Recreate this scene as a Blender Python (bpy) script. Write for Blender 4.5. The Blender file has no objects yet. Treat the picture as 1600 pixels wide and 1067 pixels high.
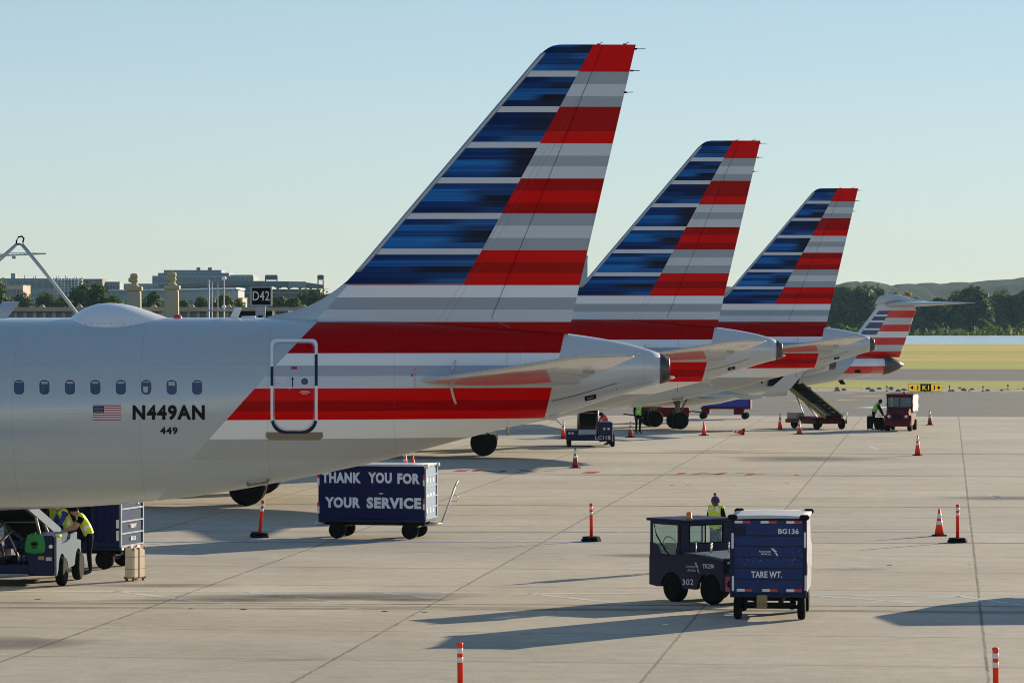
import bpy, bmesh, math, random
from mathutils import Vector, Matrix
random.seed(7)
R = math.radians
# ------------------------------------------------------------------ camera, world, sun, exposure
SC = bpy.context.scene
COL = SC.collection
F, HZ, CAMZ = 5600.0, 493.0, 6.1            # focal length in px of the 1600 px frame, horizon row, eye height
cam = bpy.data.cameras.new('camera'); camo = bpy.data.objects.new('camera', cam); COL.objects.link(camo)
cam.sensor_width = 36; cam.lens = F / 1600 * 36; cam.clip_start = 1; cam.clip_end = 20000
camo.location = (0, 0, CAMZ); camo.rotation_euler = (R(90) - math.atan((533.5 - HZ) / F), 0, 0)
SC.camera = camo
SUN_AZ, SUN_EL = R(43), R(13.5)             # azimuth clockwise from +Y (the view direction)
w = bpy.data.worlds.new('World'); SC.world = w; w.use_nodes = True
nt = w.node_tree; bg = nt.nodes['Background']
sky = nt.nodes.new('ShaderNodeTexSky'); sky.sky_type = 'NISHITA'; sky.sun_disc = False
sky.sun_elevation = SUN_EL; sky.sun_rotation = SUN_AZ
sky.altitude = 0; sky.air_density = 0.8; sky.dust_density = 0.0; sky.ozone_density = 2.0
gm = nt.nodes.new('ShaderNodeGamma'); gm.inputs[1].default_value = 0.55   # a hazier, more even sky
nt.links.new(sky.outputs[0], gm.inputs[0]); tn = nt.nodes.new('ShaderNodeMix'); tn.data_type = 'RGBA'; tn.blend_type = 'MULTIPLY'; tn.inputs[0].default_value = 1; tn.inputs[7].default_value = (.93, .97, 1.03, 1)
hs = nt.nodes.new('ShaderNodeHueSaturation'); hs.inputs['Saturation'].default_value = 1.2; nt.links.new(gm.outputs[0], hs.inputs['Color'])
nt.links.new(hs.outputs[0], tn.inputs[6]); nt.links.new(tn.outputs[2], bg.inputs[0]); bg.inputs[1].default_value = 0.147
sun = bpy.data.lights.new('sun', 'SUN'); sun.energy = 5.0; sun.angle = R(0.5); sun.color = (1, .83, .58)
suno = bpy.data.objects.new('sun', sun); COL.objects.link(suno)
SUNV = Vector((math.sin(SUN_AZ) * math.cos(SUN_EL), math.cos(SUN_AZ) * math.cos(SUN_EL), math.sin(SUN_EL)))
suno.rotation_euler = SUNV.to_track_quat('Z', 'Y').to_euler(); suno.location = (40, 40, 60)
SC.view_settings.view_transform = 'Standard'; SC.view_settings.look = 'None'
SC.view_settings.exposure = 0.8; SC.view_settings.gamma = 1
SC.cycles.volume_bounces = 0
SC.cycles.max_bounces = 6
SC.cycles.filter_width = 1.0
HAZE = 0.000055

# ------------------------------------------------------------------ helpers
def P(px, py, d):                            # a point seen at (px, py) at distance d
    return Vector(((px - 800) / F * d, d, CAMZ - (py - HZ) / F * d))
def G(px, py):                               # the ground point seen at (px, py)
    return P(px, py, F * CAMZ / (py - HZ)).xy.to_3d()

class NB:                                    # node builder
    def __init__(s, name):
        s.m = bpy.data.materials.new(name); s.m.use_nodes = True
        s.t = s.m.node_tree; s.b = s.t.nodes['Principled BSDF']; s.n = s.t.nodes; s._x = None
    def node(s, typ, **kw):
        n = s.n.new(typ)
        for k, v in kw.items(): setattr(n, k, v)
        return n
    def set(s, sock, v):
        if isinstance(v, bpy.types.NodeSocket): s.t.links.new(v, sock)
        elif v is not None: sock.default_value = v
    def math(s, op, a, b=None, c=None, clamp=False):
        n = s.node('ShaderNodeMath', operation=op, use_clamp=clamp)
        for i, v in enumerate((a, b, c)): s.set(n.inputs[i], v)
        return n.outputs[0]
    def coords(s):
        if s._x is None:
            tc = s.node('ShaderNodeTexCoord'); sp = s.node('ShaderNodeSeparateXYZ')
            s.t.links.new(tc.outputs['Object'], sp.inputs[0]); s._x = (tc.outputs['Object'], sp.outputs)
        return s._x
    def noise(s, scale, detail=4, rough=.55, vec=None, sc=None):
        n = s.node('ShaderNodeTexNoise'); v = vec if vec is not None else s.coords()[0]
        if sc is not None:
            mp = s.node('ShaderNodeMapping'); mp.inputs['Scale'].default_value = sc; s.t.links.new(v, mp.inputs[0]); v = mp.outputs[0]
        s.t.links.new(v, n.inputs['Vector'])
        n.inputs['Scale'].default_value = scale; n.inputs['Detail'].default_value = detail; n.inputs['Roughness'].default_value = rough
        return n.outputs['Fac']
    def ramp(s, fac, stops, interp='LINEAR'):
        n = s.node('ShaderNodeValToRGB'); cr = n.color_ramp; cr.interpolation = interp
        while len(cr.elements) < len(stops): cr.elements.new(.5)
        for e, (p, c) in zip(cr.elements, stops):
            e.position = p; e.color = (*c[:3], 1) if not isinstance(c, (int, float)) else (c, c, c, 1)
        s.set(n.inputs[0], fac); return n.outputs[0]
    def mix(s, f, a, b, blend='MIX'):
        n = s.node('ShaderNodeMix', data_type='RGBA', blend_type=blend, clamp_factor=True)
        s.set(n.inputs[0], f)
        for sk, v in ((n.inputs[6], a), (n.inputs[7], b)):
            if isinstance(v, (tuple, list)): v = (*v[:3], 1)
            s.set(sk, v)
        return n.outputs[2]
    def bump(s, h, strength, dist=.02):
        n = s.node('ShaderNodeBump'); n.inputs['Strength'].default_value = strength; n.inputs['Distance'].default_value = dist
        s.set(n.inputs['Height'], h); s.t.links.new(n.outputs[0], s.b.inputs['Normal'])
    def out(s, col, rough=.5, metal=0, coat=0, spec=.5):
        if isinstance(col, (tuple, list)): col = (*col[:3], 1)
        s.set(s.b.inputs['Base Color'], col); s.set(s.b.inputs['Roughness'], rough); s.set(s.b.inputs['Metallic'], metal)
        s.b.inputs['Coat Weight'].default_value = coat; s.b.inputs['Coat Roughness'].default_value = .06
        s.b.inputs['Specular IOR Level'].default_value = spec
        return s.m

_mats = {}
def mat(name, col, rough=.5, metal=0, coat=0, wear=.25, scale=3.0, spec=.5, emit=None):
    if name in _mats: return _mats[name]
    b = NB(name)
    f = b.noise(scale, 6, .65); g = b.noise(scale * 9, 3, .6)
    k = b.math('MULTIPLY_ADD', f, wear * 1.6, 1 - wear * .8); k = b.math('MULTIPLY_ADD', g, wear * .6, b.math('SUBTRACT', k, wear * .3))
    mx = b.mix(1.0, tuple(col), k, 'MULTIPLY')
    b.out(mx, b.math('MULTIPLY_ADD', f, .25, max(rough - .12, .03)), metal, coat, spec)
    if emit:
        b.b.inputs['Emission Color'].default_value = (*emit[:3], 1); b.b.inputs['Emission Strength'].default_value = emit[3]
    _mats[name] = b.m; return b.m

class MB:                                    # mesh builder: verts, faces with material index
    def __init__(s): s.v = []; s.f = []; s.m = []; s.sm = []
    def add(s, vs, fs, mi=0, smooth=False, M=None):
        o = len(s.v)
        s.v += [(M @ Vector(p)) if M else Vector(p) for p in vs]
        for f in fs: s.f.append([i + o for i in f]); s.m.append(mi); s.sm.append(smooth)
        return s
    def box(s, x0, x1, y0, y1, z0, z1, mi=0, bev=.012, M=None):
        bm = bmesh.new(); bmesh.ops.create_cube(bm, size=1)
        for v in bm.verts: v.co = Vector(((v.co.x + .5) * (x1 - x0) + x0, (v.co.y + .5) * (y1 - y0) + y0, (v.co.z + .5) * (z1 - z0) + z0))
        if bev: bmesh.ops.bevel(bm, geom=list(bm.edges), offset=min(bev, .3 * min(abs(x1 - x0), abs(y1 - y0), abs(z1 - z0))), segments=1, affect='EDGES')
        bmesh.ops.recalc_face_normals(bm, faces=bm.faces)
        s.bm(bm, mi, False, M); return s
    def bm(s, bm, mi=0, smooth=False, M=None):
        bm.verts.index_update(); s.add([v.co.copy() for v in bm.verts], [[v.index for v in f.verts] for f in bm.faces], mi, smooth, M); bm.free(); return s
    def prism(s, poly, a0, a1, axis='y', mi=0, M=None, bev=0):   # polygon in the other two axes (cyclic order), extruded a0..a1
        def pt(u, v, a): return {'y': (u, a, v), 'x': (a, u, v), 'z': (u, v, a)}[axis]
        n = len(poly); bm = bmesh.new()
        A = [bm.verts.new(pt(u, v, a0)) for u, v in poly]; B = [bm.verts.new(pt(u, v, a1)) for u, v in poly]
        bm.faces.new(A); bm.faces.new(B[::-1])
        for i in range(n): bm.faces.new((A[i], B[i], B[(i + 1) % n], A[(i + 1) % n]))
        bmesh.ops.recalc_face_normals(bm, faces=bm.faces)
        if bev: bmesh.ops.bevel(bm, geom=list(bm.edges), offset=bev, segments=1, affect='EDGES')
        return s.bm(bm, mi, False, M)
    def loft(s, rings, mi=0, smooth=True, cap=True, closed=True, M=None):
        n = len(rings[0]); vs = [p for r in rings for p in r]; fs = []
        for i in range(len(rings) - 1):
            for j in range(n if closed else n - 1):
                k = (j + 1) % n; fs.append((i * n + j, i * n + k, (i + 1) * n + k, (i + 1) * n + j))
        s.add(vs, fs, mi, smooth, M)
        if cap:
            s.add(rings[0], [list(range(n))[::-1]], mi, False, M); s.add(rings[-1], [list(range(n))], mi, False, M)
        return s
    def tube(s, pts, r, mi=0, seg=8, M=None, cap=True):
        pts = [Vector(p) for p in pts]; rings = []
        for i, p in enumerate(pts):
            t = (pts[min(i + 1, len(pts) - 1)] - pts[max(i - 1, 0)]).normalized()
            a = t.cross(Vector((0, 0, 1)) if abs(t.z) < .9 else Vector((1, 0, 0))).normalized(); b = t.cross(a)
            rr = r[i] if isinstance(r, (list, tuple)) else r
            rings.append([p + (a * math.cos(2 * math.pi * k / seg) + b * math.sin(2 * math.pi * k / seg)) * rr for k in range(seg)])
        return s.loft(rings, mi, True, cap, True, M)
    def lathe(s, prof, c=(0, 0, 0), axis='z', mi=0, seg=24, M=None, smooth=True):   # prof: (radius, along)
        c = Vector(c); rings = []
        for r, a in prof:
            ring = []
            for k in range(seg):
                u, v = r * math.cos(2 * math.pi * k / seg), r * math.sin(2 * math.pi * k / seg)
                ring.append(c + Vector({'z': (u, v, a), 'y': (u, a, v), 'x': (a, u, v)}[axis]))
            rings.append(ring)
        return s.loft(rings, mi, smooth, True, True, M)
    def build(s, name, mats, parent=None, loc=None, rz=None):
        me = bpy.data.meshes.new(name); me.from_pydata([tuple(v) for v in s.v], [], s.f); me.validate(clean_customdata=False)
        if not isinstance(mats, (list, tuple)): mats = [mats]
        for m in mats: me.materials.append(m)
        if len(me.polygons) == len(s.m):
            me.polygons.foreach_set('material_index', s.m); me.polygons.foreach_set('use_smooth', s.sm)
        bm = bmesh.new(); bm.from_mesh(me); bmesh.ops.remove_doubles(bm, verts=bm.verts, dist=1e-5)
        bmesh.ops.recalc_face_normals(bm, faces=bm.faces); bm.to_mesh(me); bm.free()
        me.update()
        o = bpy.data.objects.new(name, me); COL.objects.link(o)
        if parent: o.parent = parent
        if loc is not None: o.location = loc
        if rz is not None: o.rotation_euler.z = rz
        return o

def tag(o, label=None, cat=None, group=None, kind=None):
    for k, v in (('label', label), ('category', cat), ('group', group), ('kind', kind)):
        if v: o[k] = v
    return o
def thing(name, label, cat, loc=(0, 0, 0), rz=0, group=None):
    o = bpy.data.objects.new(name, None); COL.objects.link(o); o.empty_display_size = .3
    o.location = loc; o.rotation_euler.z = rz; return tag(o, label, cat, group)
def copy_tree(o, parent=None):
    kids = list(o.children); c = o.copy(); COL.objects.link(c)
    if parent: c.parent = parent
    for k in kids: copy_tree(k, c)
    return c
def dup(o, label, loc, rz=0, group=None):
    c = copy_tree(o); c.location = loc; c.rotation_euler.z = rz; c['label'] = label
    if group: c['group'] = group
    return c

_tc = {}
def text_mesh(s, bold=0.0, spacing=1.0):     # flat letters, normalised to x 0..1, z 0..1
    k = (s, bold, spacing)
    if k in _tc: return _tc[k]
    cu = bpy.data.curves.new('letters', 'FONT'); cu.body = s; cu.offset = bold; cu.space_character = spacing; cu.resolution_u = 3; cu.fill_mode = 'FRONT'
    o = bpy.data.objects.new('letters', cu); COL.objects.link(o)
    dg = bpy.context.evaluated_depsgraph_get(); me = bpy.data.meshes.new_from_object(o.evaluated_get(dg))
    vs = [v.co.copy() for v in me.vertices]; fs = [list(p.vertices) for p in me.polygons]
    bpy.data.objects.remove(o); bpy.data.curves.remove(cu); bpy.data.meshes.remove(me)
    x0 = min(v.x for v in vs); x1 = max(v.x for v in vs); y0 = min(v.y for v in vs); y1 = max(v.y for v in vs)
    r = ([((v.x - x0) / (x1 - x0), (v.y - y0) / (y1 - y0)) for v in vs], fs); _tc[k] = r; return r
def text(mb, s, fn, bold=.02, mi=0, spacing=1.05):   # fn maps (0..1, 0..1) to a point
    vs, fs = text_mesh(s, bold, spacing); return mb.add([fn(a, b) for a, b in vs], fs, mi)
# ------------------------------------------------------------------ shared materials
m_tyre = mat('tyre_rubber', (.005, .005, .0055), .85, wear=.3, scale=8, spec=.15)
m_rim = mat('wheel_rim', (.35, .35, .36), .45, .6, wear=.3, scale=9)
m_rimdark = mat('dark_rim', (.05, .05, .052), .55, .2, spec=.25)
m_steel = mat('galvanised_steel', (.45, .46, .47), .4, .7, wear=.25)
m_dark = mat('dark_machinery', (.005, .005, .007), .7, wear=.4, scale=5, spec=.15)
m_black = mat('black_rubber', (.003, .003, .0035), .75, spec=.15)
m_navy = mat('navy_paint', (.006, .013, .06), .45, spec=.2, wear=.35, scale=4)
m_navylite = mat('worn_blue_paint', (.018, .04, .11), .7, wear=.5, scale=5, spec=.1)
m_paleblue = mat('pale_blue_grey_paint', (.22, .29, .37), .4, wear=.35, scale=5)
m_white = mat('white_paint', (.78, .78, .77), .4, wear=.12)
m_letter = mat('white_lettering', (.7, .71, .72), .5, wear=.1)
m_greyletter = mat('grey_lettering', (.42, .43, .46), .5, wear=.2)
m_red = mat('red_reflector', (.55, .02, .015), .35, wear=.1)
m_orange = mat('orange_plastic', (.95, .035, .003), .5, wear=.2, scale=6)
m_band = mat('reflective_band', (.75, .74, .72), .35, wear=.12)
m_glass = mat('dark_glass', (.03, .045, .055), .06, coat=.6, wear=.1)
m_amber = mat('amber_lamp', (.8, .25, .01), .25, coat=.5)
m_maroon = mat('maroon_paint', (.1, .002, .008), .45, spec=.2, wear=.4, scale=5)
m_yellow = mat('yellow_paint', (.6, .38, .02), .45, wear=.25)
m_canvas = mat('white_canvas', (.72, .71, .7), .8, wear=.12)
m_skin = mat('skin', (.1, .05, .03), .55, wear=.1)
m_skinlight = mat('fair_skin', (.42, .22, .15), .55, wear=.1)
m_blackcloth = mat('black_cloth', (.003, .003, .004), .9, spec=.1)
m_navycloth = mat('navy_cloth', (.005, .007, .016), .9, spec=.1)
m_bluecloth = mat('blue_cloth', (.02, .04, .25), .85)
m_hivis = mat('hi_vis_yellow', (.55, .72, .03), .7, wear=.12)
m_hivisg = mat('hi_vis_green', (.3, .65, .03), .7, wear=.12)
m_pink = mat('red_checked_cloth', (.55, .08, .1), .8, wear=.5, scale=25)
m_purple = mat('purple_wool', (.07, .02, .13), .9, wear=.6, scale=30)
m_boot = mat('boot_leather', (.02, .016, .014), .6)

def glass_mat(name, col, rough=.03):
    b = NB(name); b.out(col, rough); b.b.inputs['Transmission Weight'].default_value = .85; b.b.inputs['IOR'].default_value = 1.05
    return b.m
m_clear = glass_mat('cab_window_glass', (.75, .9, .85))
# ------------------------------------------------------------------ ground and far setting, laid out on the slab grid
GX, GY = .1205, .9927                        # direction of the slab rows
def AB(a, b, z=0): return Vector((a * GY + b * GX, -a * GX + b * GY, z))
def sheet(name, polys, m, z, kind='structure'):
    mb = MB()
    for p in polys: mb.add([AB(a, b, z) for a, b in p], [list(range(len(p)))])
    return tag(mb.build(name, m), kind=kind)
def rect(a0, a1, b0, b1): return [(a0, b0), (a1, b0), (a1, b1), (a0, b1)]

def concrete():
    b = NB('apron_concrete'); vec, xyz = b.coords(); x, y = xyz[0], xyz[1]
    wob = b.math('MULTIPLY', b.math('SUBTRACT', b.noise(1.6, 6, .8), .5), .13)
    A = b.math('ADD', b.math('SUBTRACT', b.math('MULTIPLY', x, GY), b.math('MULTIPLY', y, GX)), wob)
    B = b.math('ADD', b.math('ADD', b.math('MULTIPLY', x, GX), b.math('MULTIPLY', y, GY)), b.math('MULTIPLY', wob, .35))
    SP = 5.75
    ta = b.math('DIVIDE', b.math('SUBTRACT', A, .69), SP); tb = b.math('DIVIDE', b.math('SUBTRACT', B, 74.2), SP)
    def joint(t, w, lo, hi, seed):
        r = b.math('ROUND', t); dd = b.math('MULTIPLY', b.math('ABSOLUTE', b.math('SUBTRACT', t, r)), SP)
        wn = b.node('ShaderNodeTexWhiteNoise', noise_dimensions='1D'); b.set(wn.inputs['W'], b.math('ADD', r, seed))
        depth = b.math('MULTIPLY_ADD', wn.outputs[0], hi - lo, lo)
        core = b.math('SUBTRACT', 1, b.math('DIVIDE', dd, w, clamp=True), clamp=True)
        core = b.math('MULTIPLY', core, 2.2, clamp=True)
        return b.math('MULTIPLY', core, depth)
    br = b.math('MULTIPLY_ADD', b.noise(.9, 4, .7), 1.5, -.15, clamp=True)
    ja = b.math('MULTIPLY', joint(ta, .036, .75, 1.0, 3.3), br); jb = joint(tb, .05, .2, .8, 8.1)
    # halves of a slab, faint saw cuts
    jc = b.math('MULTIPLY', joint(b.math('ADD', tb, .5), .03, .02, .2, 5.5), .8)
    ids = b.node('ShaderNodeCombineXYZ'); b.set(ids.inputs[0], b.math('FLOOR', ta)); b.set(ids.inputs[1], b.math('FLOOR', tb))
    wn = b.node('ShaderNodeTexWhiteNoise', noise_dimensions='2D'); b.t.links.new(ids.outputs[0], wn.inputs[0])
    slab = b.math('MULTIPLY_ADD', wn.outputs[0], .1, .95)
    rv = b.node('ShaderNodeCombineXYZ'); b.set(rv.inputs[0], A); b.set(rv.inputs[1], B)
    big = b.math('MULTIPLY_ADD', b.noise(.09, 6, .62), .7, .66)
    stre = b.math('MULTIPLY_ADD', b.noise(1.0, 5, .7, vec=rv.outputs[0], sc=(.1, 1.1, 1)), .3, .85)
    mott = b.math('MULTIPLY_ADD', b.noise(1.6, 6, .75), .7, .65)
    spec = b.math('MULTIPLY_ADD', b.noise(16, 4, .8), .9, .55)
    k = b.math('MULTIPLY', b.math('MULTIPLY', slab, big), b.math('MULTIPLY', stre, b.math('MULTIPLY', mott, spec)))
    oil = b.ramp(b.noise(.33, 5, .6, sc=(.55, 1.5, 1)), [(.0, .0), (.66, 0.0), (.76, .4)])
    oil2 = b.ramp(b.noise(1.9, 3, .5), [(0, 0.0), (.7, 0.0), (.77, .5)])
    col = b.mix(1.0, b.ramp(b.noise(.25, 4), [(.3, (.382, .34, .272)), (.7, (.428, .388, .32))]), k, 'MULTIPLY')
    col = b.mix(oil, col, (.07, .066, .06)); col = b.mix(oil2, col, (.1, .095, .085))
    # dark stained bands left by years of traffic along two of the cross joints
    for row, wd, st in ((0, .6, .75), (5, .4, .4), (11, .8, .4), (-2, .25, .3), (2, .2, .3), (8, .3, .35)):
        dd = b.math('ABSOLUTE', b.math('SUBTRACT', b.math('MULTIPLY', tb, SP), row * SP))
        dd = b.math('MULTIPLY', b.math('SUBTRACT', 1, b.math('DIVIDE', dd, wd, clamp=True), clamp=True), b.math('MULTIPLY_ADD', b.noise(1.0, 5, .65, vec=rv.outputs[0], sc=(.12, 1.5, 1)), 1.6, -.3, clamp=True))
        col = b.mix(b.math('MULTIPLY', dd, st), col, (.075, .072, .07))
    col = b.mix(ja, col, (.012, .011, .01)); col = b.mix(jb, col, (.035, .034, .032)); col = b.mix(jc, col, (.09, .085, .08))
    b.out(col, .82, spec=.35); b.bump(b.noise(30, 3, .7), .25, .006)
    return b.m
def simple_ground(name, c0, c1, scale, rough=.9, stretch=(1, 1, 1), fine=1.5):
    b = NB(name); f = b.noise(scale, 6, .65, sc=stretch); g = b.noise(fine, 4, .7)
    col = b.mix(1.0, b.ramp(f, [(.3, c0), (.7, c1)]), b.math('MULTIPLY_ADD', g, .9, .55), 'MULTIPLY')
    b.out(col, rough, spec=.3); return b.m
m_conc = concrete()
m_asph = simple_ground('taxiway_asphalt', (.105, .105, .103), (.17, .17, .165), .25, .85, (.15, 1.5, 1))
m_run = simple_ground('runway_asphalt', (.07, .072, .075), (.13, .13, .132), .12, .85, (.05, 1, 1))
m_shoulder = simple_ground('shoulder_concrete', (.24, .23, .21), (.36, .35, .32), .4, .85, (.2, 1.5, 1))
m_grass = simple_ground('verge_grass', (.2, .23, .014), (.36, .34, .028), .12, 1, (.3, 1, 1), .8)
m_dry = simple_ground('dry_field_grass', (.2, .2, .015), (.5, .38, .04), .02, 1, (.25, 1, 1), .25)
m_land = simple_ground('far_land', (.05, .06, .025), (.08, .09, .035), .01, 1, (1, 1, 1), .1)
sheet('ground', [rect(-7000, 7000, -300, 9000)], m_land, -.12)
sheet('apron', [rect(-160, 160, -60, 218)], m_conc, 0)
sheet('taxiway', [rect(-400, 500, 218.02, 289)], m_asph, -.004)
sheet('taxiway_shoulder', [rect(-400, 500, 289.02, 301)], m_shoulder, 0)
sheet('grass_verge', [rect(-500, 600, 301.02, 336)], m_grass, .01)
sheet('runway', [rect(-900, 1200, 336.02, 412)], m_run, .0)
sheet('airfield_grass', [rect(-900, 1400, 412.02, 478)], m_grass, .0)
sheet('airfield_meadow', [rect(-900, 1400, 478.02, 772)], m_dry, .01)
def water():
    b = NB('river_water'); n = b.noise(.35, 5, .6, sc=(.35, 1, 1))
    b.out((.6, .74, .78), .3, spec=1); b.bump(n, 1.0, 1.6); return b.m
sheet('river', [rect(-1500, 2600, 772.02, 1104)], water(), -.03)
m_yline = mat('yellow_line_paint', (.55, .36, .08), .7, wear=.5, scale=2)
m_wline = mat('white_line_paint', (.62, .63, .62), .7, wear=.4, scale=2)
sheet('runway_edge_line', [rect(-900, 1200, 338, 339.6)], m_wline, .012)

# painted markings: strips worn through to the concrete
def worn(name, col, keep):
    b = NB(name); f = b.noise(1.6, 6, .75); b.out(col, .75, spec=.3)
    tr = b.node('ShaderNodeBsdfTransparent'); mx = b.node('ShaderNodeMixShader')
    b.set(mx.inputs[0], b.ramp(f, [(.5, 1.0), (.68, 0.15)]))
    b.t.links.new(b.b.outputs[0], mx.inputs[2]); b.t.links.new(tr.outputs[0], mx.inputs[1])
    mx2 = b.node('ShaderNodeMixShader'); b.set(mx2.inputs[0], keep); b.t.links.new(tr.outputs[0], mx2.inputs[1]); b.t.links.new(mx.outputs[0], mx2.inputs[2])
    b.t.links.new(mx2.outputs[0], b.n['Material Output'].inputs[0]); return b.m
m_wornw = worn('worn_white_paint', (.62, .68, .74), .85)
m_wornb = worn('worn_blue_paint_line', (.16, .2, .34), .85)
m_wornr = worn('worn_red_paint', (.42, .03, .03), .95)
m_skid = worn('rubber_marks', (.05, .05, .052), .55)
def strip(mb, p, q, wd, z=.004):
    p = Vector((p.x, p.y, z)); q = Vector((q.x, q.y, z)); t = (q - p).normalized(); n = Vector((-t.y, t.x, 0)) * wd / 2
    k = max(1, int((q - p).length / 8))
    for i in range(k):
        a = p.lerp(q, i / k); c = p.lerp(q, (i + 1) / k); mb.add([a - n, c - n, c + n, a + n], [(0, 1, 2, 3)])
mb = MB()
for a, c in (((-20, 924), (700, 925)), ((1266, 930), (1430, 942)), ((180, 924), (312, 940)), ((382, 925), (530, 941)), ((600, 926), (684, 936)),
             ((690, 926), (1020, 928)), ((824, 927), (985, 944)), ((1268, 929), (1500, 932)), ((1490, 930), (1600, 946)), ((1040, 763), (1420, 772)), ((1545, 772), (1570, 779)),
             ((1358, 697), (1372, 703)), ((1530, 702), (1552, 706))):
    strip(mb, G(*a), G(*c), .2)
for a, c in (((1592, 936), (1625, 934)), ((1594, 939), (1625, 944)), ((1548, 774), (1566, 780))): strip(mb, G(*a), G(*c), .3)
tag(mb.build('stand_lines', m_wornw), kind='structure')
mb = MB()
for y in (831, 847.5): strip(mb, G(-40, y - 1), G(1640, y + 1), .2)
tag(mb.build('blue_guide_lines', m_wornb), kind='structure')
mb = MB()
for y, wd in ((944, .16), (951, .12), (952.5, .1), (706, .5), (789, .25), (741, .3)): strip(mb, G(-40, y - 3), G(1640, y + 4), wd, .002)
tag(mb.build('tyre_marks', m_skid), kind='structure')
mb = MB()
for a, c, wd in (((716, 737), (726, 734), .5), ((741, 737), (747, 734), .3), ((747, 734.5), (780, 737.5), .35), ((780, 737.5), (790, 735), .3), ((808, 733), (832, 737), .25), ((832, 737.5), (872, 735), .15),
                 ((918, 739.5), (930, 736.5), .55), ((1060, 741.5), (1068, 738.5), .3), ((1085, 741), (1092, 740), .3), ((1092, 738.5), (1125, 741.5), .3), ((1122, 741.5), (1132, 738.5), .3),
                 ((1150, 739), (1198, 741), .2), ((1168, 742.5), (1176, 739.5), .3), ((1241, 742), (1248, 742), .7), ((1094, 679), (1104, 679.6), .4), ((1148, 679), (1160, 679.6), .4)):
    strip(mb, G(*a), G(*c), wd)
tag(mb.build('red_stand_lettering', m_wornr), kind='structure')
mb = MB()
for a, c, wd in (((1290, 626), (1345, 624), 1.1), ((1330, 620), (1400, 617.5), 1.1), ((1310, 614.5), (1360, 612.6), 1.0), ((1560, 614), (1660, 613), 1.1), ((1240, 627), (1300, 625), 1.1)): strip(mb, G(*a), G(*c), wd, .006)
tag(mb.build('yellow_taxi_lines', m_yline), kind='structure')
mb = MB()
strip(mb, G(1352, 637.5), G(1392, 635.5), 2.2, .006); strip(mb, G(1440, 627.5), G(1660, 628), .35, .006)
tag(mb.build('white_taxi_marking', m_wline), kind='structure')
# dark stains on the slabs, and one dark patch at the left edge
def patch_mat(name, col, k):
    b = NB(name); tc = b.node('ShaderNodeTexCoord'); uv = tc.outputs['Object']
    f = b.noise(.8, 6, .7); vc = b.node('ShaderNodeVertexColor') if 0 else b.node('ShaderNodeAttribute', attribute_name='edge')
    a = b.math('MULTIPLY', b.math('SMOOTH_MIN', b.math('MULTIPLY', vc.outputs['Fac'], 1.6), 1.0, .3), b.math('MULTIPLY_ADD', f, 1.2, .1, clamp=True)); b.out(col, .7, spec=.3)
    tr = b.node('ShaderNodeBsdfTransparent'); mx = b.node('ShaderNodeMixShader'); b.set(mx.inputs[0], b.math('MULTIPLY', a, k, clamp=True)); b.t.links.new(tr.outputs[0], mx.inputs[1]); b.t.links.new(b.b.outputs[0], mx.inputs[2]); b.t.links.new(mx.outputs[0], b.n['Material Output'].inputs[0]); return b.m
m_patch = patch_mat('dark_ground_patch', (.06, .065, .07), .55); rs = random.Random(9)
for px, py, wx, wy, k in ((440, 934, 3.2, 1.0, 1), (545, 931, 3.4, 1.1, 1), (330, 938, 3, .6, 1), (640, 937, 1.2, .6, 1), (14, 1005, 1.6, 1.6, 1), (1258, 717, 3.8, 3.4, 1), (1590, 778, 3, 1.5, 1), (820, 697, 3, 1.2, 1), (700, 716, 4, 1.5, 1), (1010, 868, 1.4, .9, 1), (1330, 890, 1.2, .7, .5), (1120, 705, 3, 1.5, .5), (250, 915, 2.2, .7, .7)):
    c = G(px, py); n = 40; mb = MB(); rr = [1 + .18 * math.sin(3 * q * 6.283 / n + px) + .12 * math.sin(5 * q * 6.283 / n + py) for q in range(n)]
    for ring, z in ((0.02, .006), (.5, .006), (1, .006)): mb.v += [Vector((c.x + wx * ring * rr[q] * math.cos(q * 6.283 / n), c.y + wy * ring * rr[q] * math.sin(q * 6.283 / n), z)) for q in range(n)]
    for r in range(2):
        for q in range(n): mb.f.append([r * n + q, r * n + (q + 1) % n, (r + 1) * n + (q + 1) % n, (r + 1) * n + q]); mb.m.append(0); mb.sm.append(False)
    o = mb.build('ground_patch', m_patch); at = o.data.attributes.new('edge', 'FLOAT', 'POINT')
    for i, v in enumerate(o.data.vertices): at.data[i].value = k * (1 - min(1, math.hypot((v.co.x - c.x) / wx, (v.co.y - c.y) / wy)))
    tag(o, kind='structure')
# clods and stones along the shoulder, bits of tar on the concrete
rng = random.Random(3); mb = MB()
for i in range(150):
    p = AB(rng.uniform(-20, 70), rng.uniform(290, 302)); r = rng.uniform(.06, .3)
    mb.lathe([(r * .6, -.02), (r, r * .15), (r * .7, r * .5), (r * .2, r * .7)], p, seg=6)
tag(mb.build('shoulder_stones', mat('shoulder_stone', (.2, .19, .17), .9)), kind='stuff')
mb = MB()
for px, py in ((297, 951), (380, 952), (600, 955), (663, 956), (1050, 758), (1075, 758), (1230, 755), (1216, 796), (1236, 796), (1390, 883), (1514, 882), (60, 936), (1470, 720)):
    p = G(px, py); n = 7; ph = rng.random() * 6
    mb.add([p + Vector((math.cos(k * 6.28 / n + ph) * rng.uniform(.03, .09) * 1.2, math.sin(k * 6.28 / n + ph) * rng.uniform(.04, .12), .005)) for k in range(n)], [list(range(n))])
tag(mb.build('tar_patches', m_black), kind='structure')

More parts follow.
